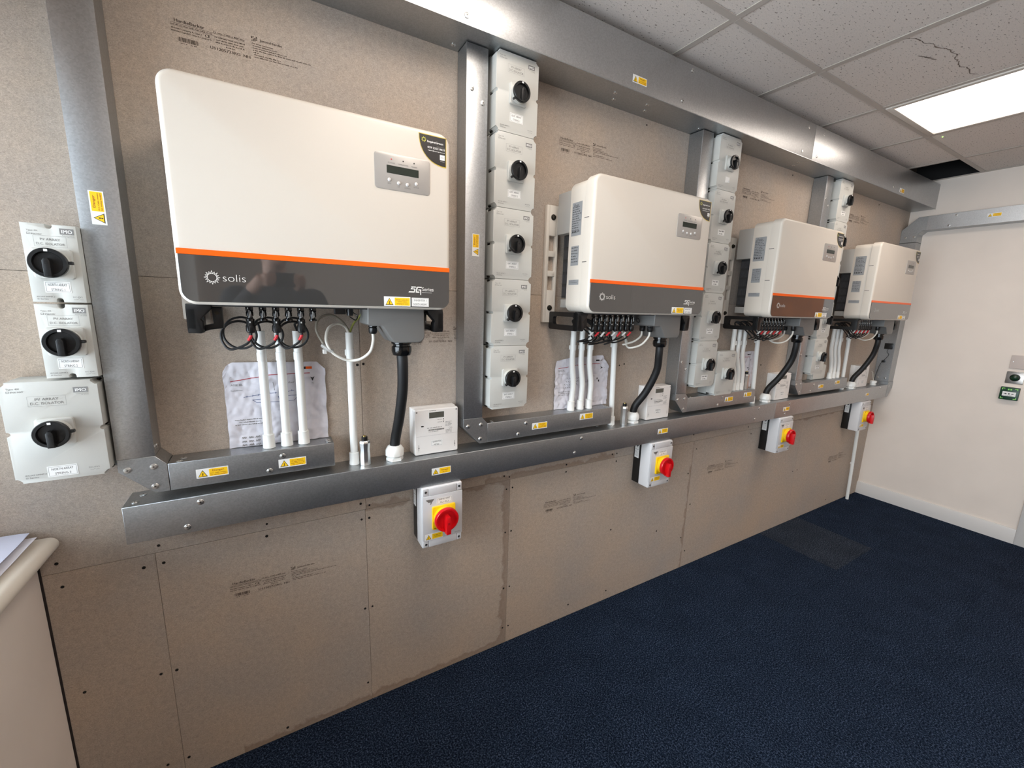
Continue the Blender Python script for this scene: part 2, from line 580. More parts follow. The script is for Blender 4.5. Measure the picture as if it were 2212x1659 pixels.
HARDIE = None
def hardie_print():
    b = MB()
    Y = -0.0003
    I = 'ink_board'
    b.text('HardieBacker', 0.008, -0.002, 0.0075, I, Y, 'L', w=0.060, bold=0.0004)
    b.rect(0.0, 0.152, -0.0052, -0.0046, Y, I)
    b.dashes(0.0, -0.0092, 0.084, 0.0026, I, Y, 1)
    b.text('12 mm  1200 x 800 mm', 0.086, -0.0036, 0.0036, I, Y, 'L', w=0.066, bold=0.0003)
    b.rect(0.0, 0.152, -0.0108, -0.0104, Y, I)
    b.text('EN12467 Category A, Class 2', 0.001, -0.0175, 0.0032, I, Y, 'L', w=0.060, bold=0.0003)
    b.text('EN12467 Type NT, Class 2, Category D', 0.0005, -0.0235, 0.0030, I, Y, 'L', w=0.080, bold=0.0003)
    b.text('CE', 0.073, -0.0185, 0.0062, I, Y, 'C', w=0.011, bold=0.0005)
    for i, w in enumerate((0.066, 0.058, 0.064, 0.020)):
        b.dashes(0.120 - w / 2, -0.0135 - 0.0058 * i, w, 0.0027, I, Y, i + 2)
    random.seed(3)
    x = 0.012
    while x < 0.052:
        w = random.choice((0.0006, 0.0009, 0.0014))
        b.rect(x, min(x + w, 0.052), -0.043, -0.0335, Y, I)
        x += w + random.choice((0.0006, 0.0008, 0.0013))
    b.dashes(0.016, -0.0475, 0.014, 0.0026, I, Y, 40); b.dashes(0.036, -0.0475, 0.012, 0.0026, I, Y, 41)
    b.text('U11205723RG  NH', 0.076, -0.0415, 0.0068, I, Y, 'L', w=0.086, bold=0.0004)
    # hexagon-wave emblem block
    for i in range(4):
        for j in range(4):
            if (i * 3 + j * 5) % 4 != 1:
                b.prism([(0.168 + i * 0.0035, 0.0025 + j * 0.0028), (0.1712 + i * 0.0035, 0.0032 + j * 0.0028), (0.1708 + i * 0.0035, 0.0050 + j * 0.0028), (0.1684 + i * 0.0035, 0.0046 + j * 0.0028)], -0.0001, -0.0003, I)
    b.text('JamesHardie', 0.187, 0.0052, 0.0056, I, Y, 'L', w=0.052, bold=0.0003)
    b.text('For more information', 0.169, -0.0045, 0.0029, I, Y, 'L', w=0.048, bold=0.0003)
    b.text('www.hardiebacker.co.uk', 0.1695, -0.0097, 0.0029, I, Y, 'L', w=0.056, bold=0.0003)
    b.text('James Hardie Building Products Ltd', 0.170, -0.0149, 0.0029, I, Y, 'L', w=0.078, bold=0.0003)
    for i, w in enumerate((0.137, 0.012, 0.062, 0.102)):
        b.dashes(0.1705 + 0.0005 * i, -0.0201 - 0.0052 * i, w, 0.0029, I, Y, i + 20)
    return b
random.seed(11)
def board(x0, x1, z0, z1, print_at=None, stain=None, ang=0.0, screws=()):
    g = 0.0005
    w, h = x1 - x0, z1 - z0
    b = MB()
    nx = max(2, int(w / 0.05)); nz = max(2, int(h / 0.05))
    if not stain:
        b.prism([(g, g), (w - g, g), (w - g, h - g), (g, h - g)], 0.012, 0.0, 'board', bev=0.0004, seg=1)
    else:
        b.box(g, w - g, 0.0002, 0.012, g, h - g, 'board_stained')
        vs = [(g + (w - 2 * g) * i / nx, 0.0, g + (h - 2 * g) * j / nz) for j in range(nz + 1) for i in range(nx + 1)]
        fs = [(j * (nx + 1) + i, j * (nx + 1) + i + 1, (j + 1) * (nx + 1) + i + 1, (j + 1) * (nx + 1) + i) for j in range(nz) for i in range(nx)]
        b.add(vs, fs, 'board_stained')
    o = b.build('cement_board', wb)
    o.location = (x0, 0, z0)
    if stain:
        at = o.data.attributes.new('edge', 'FLOAT', 'POINT')
        at.data.foreach_set('value', [stain(v.co.x, v.co.z, w, h) for v in o.data.vertices])
    if print_at:
        p = put('printed_text', cached('hardie_print', hardie_print), o)
        p.location = (print_at[0] - x0, 0, print_at[1] - z0)
        p.rotation_euler = (0, -math.radians(ang), 0)
    if screws:
        s = MB()
        for (sx, sz) in screws:
            r = random.uniform(0.0034, 0.0046)
            s.lathe([(r, 0.0), (r * 0.95, 0.0009), (0.0008, 0.0006)], (sx - x0, 0.0, sz - z0), (0, -1, 0), 'hole', 9)
        so = s.build('sunk_screw', o); so['kind'] = 'stuff'
    return o

Z1, Z2, Z3 = 0.79, 1.555, 2.356
board(XL + 0.004, -0.615, 0.0, Z1, screws=[(-.807, .749), (-.803, .42), (-.643, .753), (-.640, .400), (-.655, .077), (-.80, .08)])
board(-0.615, -0.043, 0.0, Z1, print_at=(-0.452, 0.632), ang=-1.5, stain=lambda x, z, w, h: z + 0.004 if x > 0.15 else 9,
      screws=[(-.611 + .012, .755), (-.603, .397), (-.603, .074), (-.343, .769), (-.056, .755), (-.056, .40), (-.056, .08), (-.33, .03)])
board(-0.043, 0.545, 0.0, Z1, stain=lambda x, z, w, h: min(w - x, z + 0.002, (h - z) + 0.02),
      screws=[(-.03, .755), (-.03, .40), (.528, .749), (.528, .55), (.528, .28), (.528, .08), (.25, .77)])
board(0.545, 1.745, 0.0, Z1, print_at=(0.724, 0.640), ang=-1.5, stain=lambda x, z, w, h: (w - x) + 0.015,
      screws=[(.557, .751), (.557, .55), (.557, .28), (.557, .08), (.84, .77), (1.15, .77), (1.15, .4), (1.15, .05), (1.5, .3), (.9, .06), (1.72, .6), (1.72, .2)])
board(1.745, 2.93, 0.0, Z1, print_at=(1.893, 0.612), ang=-1.5, stain=lambda x, z, w, h: 9 if x < 0.9 else (h - z) + 0.03, screws=[(1.77, .74), (1.77, .4), (1.77, .1), (2.3, .76), (2.9, .4)])
board(2.93, XE, 0.0, Z1, print_at=(3.42, 0.42), stain=lambda x, z, w, h: (h - z) + 0.02, screws=[(2.96, .4), (3.5, .77), (3.5, .05)])
board(XL - 0.25, -0.04, Z1, Z2, screws=[(-.81, .817), (-.605, .811), (-.34, .81), (-.057, .815), (-.05, 1.304)])
board(-0.04, 0.53, Z1, Z2, print_at=(0.118, 1.415), stain=lambda x, z, w, h: z + 0.012 if x < .2 or x > .42 else 9, screws=[(-.028, .803), (-.031, 1.306), (.515, .81), (.515, 1.3)])
board(0.53, 1.135, Z1, Z2, stain=lambda x, z, w, h: z + 0.005, screws=[(.54, .802), (.84, .805), (1.12, .81), (1.12, 1.25), (.545, 1.3)])
board(1.135, 1.71, Z1, Z2, screws=[(1.15, .81), (1.15, 1.255), (1.4, 1.3)])
board(1.71, 2.90, Z1, Z2, screws=[(1.73, .83), (2.3, 1.2), (2.26, .81)])
board(2.90, XE, Z1, Z2, screws=[(2.93, 1.2), (3.5, .81)])
ZB = 2.523
board(XL - 0.25, -0.612, Z2, ZB, screws=[(-.64, 1.6)])
board(-0.612, 0.56, Z2, ZB, print_at=(-0.450, 2.166), ang=0.9, screws=[(-.59, 1.6)])
board(0.56, 1.745, Z2, ZB, print_at=(0.713, 2.146), ang=0.6, screws=[(1.17, 2.29), (.6, 2.3)])
board(1.745, 2.93, Z2, ZB, print_at=(1.896, 2.150), ang=0.2, screws=[(2.35, 2.29)])
board(2.93, XE, Z2, ZB, print_at=(3.09, 2.176), ang=0.0, screws=[(3.5, 2.29)])

# end wall with its door
wr = struct(MB().box(XE, XE + 0.12, -0.985, 0.02, 0, 2.523, 'plaster').box(XE, XE + 0.12, YF, -1.90, 0, 2.523, 'plaster').box(XE, XE + 0.12, -1.90, -0.985, 2.06, 2.523, 'plaster').build('wall_right'))
struct(MB().prism([(XE, 0.0), (XE - 0.016, 0.0), (XE - 0.016, 0.092), (XE - 0.010, 0.104), (XE, 0.105)], 0.0, -0.905, 'skirting').build('baseboard_right'))
arch = struct(MB().box(XE - 0.019, XE, -0.985, -0.905, 0, 2.14, 'skirting', bev=0.004, seg=2).box(XE - 0.019, XE, -1.98, -1.90, 0, 2.14, 'skirting', bev=0.004, seg=2)
              .box(XE - 0.019, XE, -1.90, -0.985, 2.06, 2.14, 'skirting', bev=0.004, seg=2).build('trim_1'))
door = struct(MB().box(XE + 0.055, XE + 0.098, -1.885, -1.0, 0.006, 2.045, 'door_paint', bev=0.003).build('door_1'))
MB().box(XE, XE + 0.12, -1.0, -0.985, 0, 2.06, 'skirting').box(XE, XE + 0.12, -1.90, -1.885, 0, 2.06, 'skirting').box(XE, XE + 0.12, -1.885, -1.0, 2.045, 2.06, 'skirting').build('door_lining', door)
MB().lathe([(0.026, 0), (0.026, 0.008), (0.01, 0.01), (0.01, 0.045)], (XE + 0.055, -1.82, 1.0), (-1, 0, 0), 'steel', 16).box(XE - 0.0, XE + 0.014, -1.83, -1.71, 0.99, 1.01, 'steel', bev=0.004, seg=2).build('door_handle', door)
# wall behind the camera and window wall
struct(MB().box(XL - 0.26, XE + 0.12, YF - 0.1, YF, 0, 2.523, 'plaster').build('wall_front'))
WY0, WY1, WZ0, WZ1 = 0.0, -3.90, 0.855, 2.14
wl = struct(MB().box(XL - 0.25, XL, YF, 0.0, 0, WZ0, 'plaster').box(XL - 0.25, XL, YF, WY1, WZ0, 2.523, 'plaster').box(XL - 0.25, XL, WY1, 0.0, WZ1, 2.523, 'plaster').build('wall_left'))
# dark mastic line between window wall and boards
MB().box(XL - 0.001, XL + 0.0045, -0.0022, 0.0, 0.0, 0.855, 'sealant').build('mastic_bead', wl)
# bullnose sill board
sb = [(XL - 0.20, 0.857), (-0.815, 0.857)] + [(-0.815 + 0.0185 * math.cos(a), 0.8755 + 0.0185 * math.sin(a)) for a in [math.radians(-90 + 15 * i) for i in range(1, 12)]] + [(-0.815, 0.894), (XL - 0.20, 0.894)]
struct(MB().prism(sb, -0.003, WY1, 'sill').build('trim_2'))
win = struct(MB().box(XL - 0.25, XL - 0.19, WY1, WY1 + 0.07, WZ0 + 0.04, WZ1, 'upvc', bev=0.006, seg=2).box(XL - 0.25, XL - 0.19, -0.075, -0.005, WZ0 + 0.04, WZ1, 'upvc', bev=0.006, seg=2)
             .box(XL - 0.25, XL - 0.19, WY1, -0.005, WZ0 + 0.04, WZ0 + 0.11, 'upvc', bev=0.006, seg=2).box(XL - 0.25, XL - 0.19, WY1, -0.005, WZ1 - 0.07, WZ1, 'upvc', bev=0.006, seg=2)
             .box(XL - 0.25, XL - 0.19, -1.335, -1.265, WZ0 + 0.1, WZ1 - 0.06, 'upvc', bev=0.006, seg=2).box(XL - 0.25, XL - 0.19, -2.635, -2.565, WZ0 + 0.1, WZ1 - 0.06, 'upvc', bev=0.006, seg=2).build('window_1'))
for y0, y1 in ((-1.265, -0.075), (-2.565, -1.335), (WY1 + 0.07, -2.635)):
    MB().box(XL - 0.224, XL - 0.220, y0, y1, WZ0 + 0.11, WZ1 - 0.07, 'pane').build('pane', win)
pl = bpy.data.lights.new('window_portal', 'AREA')
pl.shape = 'RECTANGLE'; pl.size = 1.24; pl.size_y = 3.8
pl.cycles.is_portal = True
po = bpy.data.objects.new('window_portal', pl)
COL.objects.link(po)
po.location = (XL - 0.27, (WY0 + WY1) / 2, (WZ0 + WZ1) / 2)
po.rotation_euler = (0, -math.pi / 2, 0)

# floor of carpet tiles
fl = struct(MB().box(XL - 0.25, XE + 0.12, YF - 0.1, 0.12, -0.12, -0.008, 'plenum').build('floor'))
tile_m = cached('carpet_tile', lambda: MB().box(0.0003, 0.4997, 0.0003, 0.4997, -0.008, 0.0, 'carpet', bev=0.0004))
turned_m = cached('carpet_tile_turned', lambda: MB().box(0.0003, 0.4997, 0.0003, 0.4997, -0.008, 0.0, 'carpet_turned', bev=0.0012))
random.seed(5)
for i in range(-7, 4):
    for j in range(10):
        tx = 2.575 + 0.5 * i
        ty = -0.465 - 0.5 * j + 0.5
        w0, w1 = max(tx, XL), min(tx + 0.5, XE - 0.0)
        h0, h1 = max(ty, YF), min(ty + 0.5, 0.0)
        if w1 - w0 < 0.01 or h1 - h0 < 0.01:
            continue
        full = (w1 - w0 > 0.499 and h1 - h0 > 0.499)
        pile_turned = (i == 0 and j == 1)
        if full:
            o = put('carpet_tile', tile_m, fl)
            k = random.randrange(4)
            o.rotation_euler = (0, 0, k * math.pi / 2)
            o.location = (tx + (0.5 if k in (1, 2) else 0), ty + (0.5 if k in (2, 3) else 0), 0)
        else:
            o = MB().box(0.0003, w1 - w0 - 0.0003, 0.0003, h1 - h0 - 0.0003, -0.008, 0, 'carpet_turned' if pile_turned else 'carpet', bev=0.0004).build('carpet_tile', fl)
            o.location = (w0, h0, 0)

# ceiling: slab and void sides above, shade painted in as near-black, lay-in tiles on a tee grid
ce = struct(MB().box(XL - 0.26, XE + 0.12, YF - 0.1, 0.12, 2.95, 3.05, 'plenum').box(XE, XE + 0.12, YF, 0.013, 2.5235, 2.95, 'plenum').box(XL - 0.25, XL, YF, 0.013, 2.5235, 2.95, 'plenum').box(XL - 0.25, XE + 0.12, YF - 0.1, YF, 2.5235, 2.95, 'plenum').build('ceiling'))
GX = [1.1877 + 0.6 * k for k in range(-4, 6)]
GY = [-0.355 - 0.6 * k for k in range(0, 8)]
xs = [XL] + [g for g in GX if XL + 0.03 < g < XE - 0.03] + [XE]
ys = [0.0] + [g for g in GY if g > YF + 0.05] + [YF]
LIGHTS = [(-0.0123, 1), (2.3877, 1), (-0.0123, 5), (2.3877, 5)]
tile_c = cached('ceiling_tile', lambda: MB().box(-0.298, 0.298, -0.298, 0.298, 0.0, 0.015, 'ceiling_tile', bev=0.002))
for i in range(len(xs) - 1):
    for j in range(len(ys) - 1):
        x0, x1, y1, y0 = xs[i], xs[i + 1], ys[j], ys[j + 1]
        if x1 == XE and j == 0:
            continue                                   # the tile that is missing in the far corner
        if any(abs(x0 - lx) < 0.01 and lj <= j <= lj + 1 for lx, lj in LIGHTS):
            continue
        if abs(x1 - x0 - 0.6) < 0.001 and abs(y1 - y0 - 0.6) < 0.001:
            o = put('ceiling_tile', tile_c, ce)
            o.rotation_euler = (0, 0, random.choice((0, math.pi)))
        else:
            o = MB().box(-(x1 - x0) / 2 + .001, (x1 - x0) / 2 - .001, -(y1 - y0) / 2 + .001, (y1 - y0) / 2 - .001, 0, 0.015, 'ceiling_tile', bev=0.002).build('ceiling_tile', ce)
        o.location = ((x0 + x1) / 2, (y0 + y1) / 2, ZC + 0.004)
        if abs(x0 - 1.7877) < 0.01 and j == 1:
            cx, cy = o.location.x, o.location.y
            s = -1 if abs(o.rotation_euler.z) > 1 else 1
            cr = MB()
            pts = [(1.792, -.619), (1.835, -.640), (1.877, -.645), (1.93, -.662), (1.979, -.668), (2.03, -.684), (2.088, -.690), (2.12, -.675), (2.157, -.680), (2.20, -.668), (2.25, -.684), (2.312, -.679), (2.345, -.69)]
            L2 = []
            random.seed(21)
            for a, b2 in zip(pts[:-1], pts[1:]):
                for k in range(4):
                    t = k / 4
                    L2.append(((a[0] + (b2[0] - a[0]) * t + random.uniform(-.004, .004)), a[1] + (b2[1] - a[1]) * t + random.uniform(-.004, .004)))
            for a, b2 in zip(L2[:-1], L2[1:]):
                t = random.uniform(0.0008, 0.0027)
                cr.add([(s * (a[0] - cx), s * (a[1] - t - cy), -0.0006), (s * (b2[0] - cx), s * (b2[1] - t - cy), -0.0006), (s * (b2[0] - cx), s * (b2[1] + t - cy), -0.0006), (s * (a[0] - cx), s * (a[1] + t - cy), -0.0006)], [(0, 1, 2, 3)], 'scuff')
            for (sx, sy, ln, wd) in ((2.03, -.625, .055, .010), (2.00, -.615, .05, .006), (2.06, -.632, .03, .007)):
                pg = [(math.cos(a) * ln / 2 * random.uniform(.75, 1.15), math.sin(a) * wd / 2 * random.uniform(.6, 1.2)) for a in [6.283 * q / 14 for q in range(14)]]
                cr.add([(s * (sx + p[0] * .93 - p[1] * .35 - cx), s * (sy - p[0] * .35 + p[1] * .93 - cy), -0.0008) for p in pg], [tuple(range(14))], 'scuff')
            cr.build('crack', o, 'ragged dark crack and scuff marks')
for g in xs[1:-1]:
    MB().box(g - 0.012, g + 0.012, YF, 0.0, ZC, ZC + 0.003, 'tee').box(g - 0.001, g + 0.001, YF, 0.0, ZC + 0.003, ZC + 0.03, 'tee').build('ceiling_tee', ce)
for g in ys[1:-1]:
    for i in range(len(xs) - 1):
        if any(abs(xs[i] - lx) < 0.01 and abs(g - (-0.955 - 0.6 * (lj - 1))) < 0.01 for lx, lj in LIGHTS):
            continue
        MB().box(xs[i] + 0.012, xs[i + 1] - 0.012, g - 0.012, g + 0.012, ZC - 0.0004, ZC + 0.003, 'tee').build('cross_tee', ce)
MB().box(XL, XE, -0.022, 0.0, ZC - .001, ZC + 0.002, 'tee').build('wall_angle', ce)
MB().box(XE - 0.022, XE, YF, -0.02, ZC - .001, ZC + 0.002, 'tee').build('wall_angle', ce)

def ceiling_light(x0, yj, label):
    y1 = -0.355 - 0.6 * (yj - 1); y0 = y1 - 1.2
    t = thing('ceiling_light', label, 'ceiling light', (x0 + 0.3, (y0 + y1) / 2, ZC), 'ceiling light panels')
    f = MB()
    for (a, b2, c, d2) in ((-0.288, 0.288, 0.560, 0.588), (-0.288, 0.288, -0.588, -0.560), (-0.288, -0.262, -0.560, 0.560), (0.262, 0.288, -0.560, 0.560)):
        f.box(a, b2, c, d2, -0.006, 0.05, 'frame_white', bev=0.003, seg=2)
    f.build('frame', t)
    MB().box(-0.262, 0.262, -0.560, 0.560, 0.006, 0.012, 'diffuser').build('diffuser', t)
    MB().box(-0.288, 0.288, -0.588, 0.588, 0.05, 0.06, 'frame_white').build('housing', t)
ceiling_light(2.3877, 1, 'bright rectangular light panel in the ceiling near the far end wall')
ceiling_light(-0.0123, 1, 'bright rectangular light panel in the ceiling above the first inverter')
ceiling_light(2.3877, 5, 'bright rectangular light panel at the far back of the room ceiling')
ceiling_light(-0.0123, 5, 'bright rectangular light panel at the near back of the room ceiling')
t = thing('indicator_light', 'tiny green glowing indicator in the ceiling tile beside the light panel', 'indicator', (3.059, -0.402, ZC + 0.004))
MB().lathe([(0.004, 0), (0.004, 0.002), (0.003, 0.003)], (0, 0, 0), (0, 0, -1), 'frame_white', 12).build('bezel', t)
MB().lathe([(0.0028, 0.0031), (0.0024, 0.005), (0.001, 0.0055)], (0, 0, 0), (0, 0, -1), 'led_green', 12).build('lens', t)

# ================================================================== LABELS, SCREWS
def bolt_sign(b, x, z, h, y, plate='label_yellow'):
    """black-edged yellow triangle with a lightning bolt, base centre x, bottom z, height h"""
    w = h * 1.12
    b.flat([(x - w / 2, z), (x + w / 2, z), (x, z + h)], y, 'ink')
    k = 0.80
    b.flat([(x - w / 2 * k, z + h * 0.085), (x + w / 2 * k, z + h * 0.085), (x, z + h * 0.085 + h * k)], y - 0.00012, 'label_yellow')
    q = lambda u, v: (x + u * h, z + v * h)
    b.flat([q(0.06, 0.66), q(-0.11, 0.38), q(0.0, 0.40), q(-0.03, 0.26), q(-0.10, 0.28), q(0.02, 0.10), q(0.07, 0.30), q(0.02, 0.285), q(0.11, 0.50), q(0.0, 0.47)], y - 0.00024, 'ink')

def warning_label(w=0.073, h=0.026, kind='dc'):
    """white sticker with triangle and a yellow text field; origin at its centre, face towards -Y"""
    b = MB()
    b.box(-w / 2, w / 2, -0.0004, 0.0, -h / 2, h / 2, 'label_white')
    bolt_sign(b, -w / 2 + 0.0145, -h / 2 + 0.003, h - 0.0065, -0.0005)
    x0, x1 = -w / 2 + 0.029, w / 2 - 0.002
    b.prism(rrect(x0, x1, -h / 2 + 0.0025, h / 2 - 0.0025, 0.001, 2), -0.0004, -0.0006, 'label_yellow')
    c = (x0 + x1) / 2
    Y = -0.00075
    lines = {'dc': [('Danger', 0.0048, 0.0032, 0.026), ('D.C. Cable remains', 0.0026, -0.0035, 0.037), ('live during daylight', 0.0026, -0.0082, 0.037)],
             'volts': [('Danger', 0.0052, 0.0005, 0.026), ('400 Volts', 0.0028, -0.0065, 0.018)],
             'plug': [('Do not disconnect', 0.0023, 0.0052, 0.030), ('D.C. plugs and sockets', 0.0023, 0.0006, 0.037), ('under load. Turn off', 0.0023, -0.0040, 0.035), ('A.C. supply first.', 0.0023, -0.0086, 0.028)],
             'inv': [('Inverter. Isolate A.C.', 0.0026, 0.0036, 0.036), ('and D.C. before', 0.0026, -0.0016, 0.026), ('carrying out work.', 0.0026, -0.0068, 0.032)],
             'supply': [('PV ARRAY MAIN', 0.0028, 0.0020, 0.027), ('A.C. ISOLATOR', 0.0028, -0.0042, 0.024)]}[kind]
    for s, hh, z, ww in lines:
        b.text(s, c, z, hh, 'ink_red' if kind != 'supply' else 'ink', Y, 'C', w=ww, bold=0.0002)
    return b

def stick(kind, parent, x, y, z, label, rot=None, sc=1.0):
    o = put('warning_label', cached('warn_' + kind, lambda: warning_label(kind=kind)), parent, label)
    o.location = (x, y, z)
    o.scale = (sc, 1, sc)
    if rot:
        o.rotation_euler = rot
    return o

def screw_mesh():
    b = MB()
    b.lathe([(0.0080, 0.0), (0.0080, 0.0008), (0.0072, 0.0016), (0.0050, 0.0019), (0.0044, 0.0026), (0.002, 0.0028)], (0, 0, 0), (0, -1, 0), 'steel', 16)
    b.box(-0.0026, 0.0026, -0.0031, -0.0025, -0.0006, 0.0006, 'dark_steel')
    b.box(-0.0006, 0.0006, -0.0031, -0.0025, -0.0026, 0.0026, 'dark_steel')
    return b

def screw(parent, x, y, z, face='y'):
    o = put('screw', cached('screw', screw_mesh), parent)
    o.location = (x, y, z)
    o.rotation_euler = {'y': (0, random.uniform(0, 3), 0), 'z': (-math.pi / 2, 0, 0), 'x-': (0, 0, -math.pi / 2), 'x+': (0, 0, math.pi / 2), 'z-': (math.pi / 2, 0, 0)}[face]
    return o

# ================================================================== TRUNKING
def duct_box(b, x0, x1, y0, y1, z0, z1, lip=0.0015):
    """sheet-steel trunking body with a separate lid lip shown by fine returned edges"""
    b.box(x0, x1, y0, y1, z0, z1, 'galv', bev=0.0018, seg=2)

# --- main horizontal run under the inverters
t = thing('cable_trunking', 'long galvanised steel trunking running level under all four inverters', 'trunking', (1.66, 0, 0.879))
ox, oz = 1.66, 0.879
b = MB(); b.box(-0.6438 - ox, 2.34 - ox, -0.0985, -0.0005, 0.0, 0.101, 'galv', bev=0.0012, seg=1)
b.build('body', t)
b = MB(); b.box(2.342 - ox, 3.962 - ox, -0.0985, -0.0005, 0.0, 0.101, 'galv', bev=0.0012, seg=1)
b.build('body', t)
b = MB(); b.prism([(-0.6438 - ox, 0.0), (2.34 - ox, 0.0), (2.34 - ox, 0.1015), (-0.6438 - ox, 0.1015)], -0.0975, -0.1008, 'galv', bev=0.0022, seg=3)
b.build('lid', t)
b = MB(); b.prism([(2.342 - ox, 0.0), (3.962 - ox, 0.0), (3.962 - ox, 0.1015), (2.342 - ox, 0.1015)], -0.0975, -0.1008, 'galv_bright', bev=0.0022, seg=3)
b.build('lid', t)
b = MB(); b.prism([(3.963 - ox, 0.0), (3.988 - ox, 0.0), (XE - 0.002 - ox, 0.070), (XE - 0.002 - ox, 0.122), (3.963 - ox, 0.122)], -0.0005, -0.1012, 'galv', bev=0.001, seg=1)
b.build('end_elbow', t, 'bevelled corner piece at the far end')
for (x, z) in ((-.518, .897), (-.484, .962), (.8, .901), (.833, .961), (2.133, .901), (2.165, .962), (2.46, .898), (2.502, .959), (3.785, .905), (3.834, .963), (3.985, .965), (3.99, .90)):
    screw(t, x - ox, -0.1009 if x < 3.95 else -.1014, z - oz)
for (x, y) in ((-.615, -.03), (-.622, -.075), (.98, -.03), (1.035, -.02), (1.04, -.06), (3.93, -.05)):
    screw(t, x - ox, y, 0.1012, 'z')
for k, x in enumerate((0.202, 1.345, 2.468, 3.607)):
    stick('volts', t, x - ox, -0.1009, 0.929 - oz, 'white and yellow danger volts sticker', sc=0.97 if k < 3 else 0.75)

# --- high-level run
t = thing('cable_trunking', 'wide galvanised steel trunking running along the wall just below the ceiling', 'trunking', (1.6, 0, 2.312))
ox, oz = 1.6, 2.312
for i, (a, c) in enumerate(((-0.645, 2.241), (2.243, XE - 0.003))):
    MB().box(a - ox, c - ox, -0.1405, -0.0005, 0, 0.170, 'galv', bev=0.0012).build('body', t)
    MB().prism([(a - ox, 0.0), (c - ox, 0.0), (c - ox, 0.1705), (a - ox, 0.1705)], -0.1405, -0.1425, 'galv_bright', bev=0.001, seg=2).build('lid', t)
for (x, z) in ((.266, 2.335), (1.253, 2.462), (1.211, 2.342), (2.174, 2.455), (2.328, 2.453), (2.142, 2.337), (2.288, 2.339), (3.28, 2.343), (-.35, 2.462), (.30, 2.462)):
    screw(t, x - ox, -0.1428, z - oz)
for (x, y) in ((.93, -.05), (.90, -.09), (1.10, -.05), (1.07, -.09), (1.43, -.06), (.27, -.03), (2.25, -.05), (2.22, -.09)):
    screw(t, x - ox, y, -0.0002, 'z-')
stick('dc', t, .969 - ox, -0.1427, 2.351 - oz, 'white and yellow danger sticker')
stick('dc', t, 3.416 - ox, -0.1427, 2.341 - oz, 'white and yellow danger sticker')
if True:
    # trunking lip, a returned fold along the lower front edge
    MB().box(-0.645 - ox, XE - 0.003 - ox, -0.1436, -0.1395, -0.0012, 0.0018, 'galv').build('lip', t)

# --- vertical drops with their elbows and short level boxes
def drop(xl, right, label, stickers, screws_front, labels_rot, low_screws):
    t = thing('cable_trunking', label, 'trunking', (xl, 0, 0.998), 'drop trunkings between the inverters')
    X = lambda x: x - xl
    Z = lambda z: z - 0.998
    W = 0.0745
    MB().box(0, W, -0.0735, -0.0012, Z(1.0985), Z(2.3095), 'galv', bev=0.001).build('upright_body', t)
    MB().prism([(-0.0004, Z(1.0985)), (W + 0.0004, Z(1.0985)), (W + 0.0004, Z(2.3095)), (-0.0004, Z(2.3095))], -0.0735, -0.0752, 'galv_bright', bev=0.0009, seg=2).build('upright_lid', t)
    MB().prism([(0, Z(1.098)), (0, Z(1.066)), (0.066, 0.0), (0.0965, 0.0), (0.0965, Z(1.0735)), (W, Z(1.098))], -0.0012, -0.0756, 'galv', bev=0.0009, seg=1).build('elbow', t)
    MB().box(0.0975, right - xl, -0.0735, -0.0012, 0.0005, Z(1.0725), 'galv', bev=0.001).build('level_body', t)
    MB().prism([(0.0975, 0.0), (right - xl, 0.0), (right - xl, Z(1.073)), (0.0975, Z(1.073))], -0.0725, -0.0752, 'galv', bev=0.0020, seg=3).build('level_lid', t)
    for (x, z) in ((0.018, 1.069), (0.070, 1.070), (0.068, 1.016)):
        screw(t, x, -0.0758, Z(z))
    for (x, z) in low_screws:
        screw(t, X(x), -0.0754, Z(z))
    for (x, z) in screws_front:
        screw(t, x, -0.0754, Z(z))
    for (y, z) in ((-0.045, 1.118), (-0.065, 1.121)):
        screw(t, W + 0.0002, y, Z(z), 'x+')
    for (x, y) in ((0.128, -0.045), (0.122, -0.065), (right - xl - 0.014, -0.04), (right - xl - 0.013, -0.055)):
        screw(t, x, y, Z(1.0732), 'z')
    for (x, z, kind, sc) in stickers:
        stick(kind, t, X(x), -0.0756, Z(z), 'white and yellow danger sticker' if kind == 'dc' else 'small white and yellow sticker about plugs', sc=sc)
    for (x, z) in labels_rot:
        stick('dc', t, X(x), -0.0756, Z(z), 'upright white and yellow danger sticker', rot=(0, -math.pi / 2, 0))
    return t
drop(-0.6455, -0.1410, 'galvanised upright trunking beside the north array isolators, first one from the window', [(-.454, 1.033, 'dc', 1.0), (-.258, 1.029, 'plug', 1.0)], [], [(-.6115, 1.700)], [(-.318, 1.012), (-.282, 1.052)])
drop(0.2965, 1.020, 'galvanised upright trunking between the first inverter and the second column of isolators', [(.631, 1.036, 'dc', 1.0), (.874, 1.049, 'plug', 1.0)], [(.0185, 2.184), (.0575, 2.150)], [(.3355, 1.709)], [(.53, 1.012), (.565, 1.053)])
drop(1.4460, 2.145, 'galvanised upright trunking between the second and third inverters', [(1.894, 1.036, 'dc', 1.0), (2.07, 1.049, 'plug', 1.0)], [(.018, 1.26), (.055, 1.223)], [], [(1.80, 1.012), (1.835, 1.053)])
drop(2.5790, 3.300, 'galvanised upright trunking between the third and fourth inverters', [(2.921, 1.036, 'dc', 0.95), (3.152, 1.049, 'plug', 0.95)], [(.018, 2.185), (.055, 2.150), (.018, 1.26)], [], [(2.79, 1.012), (2.825, 1.053)])

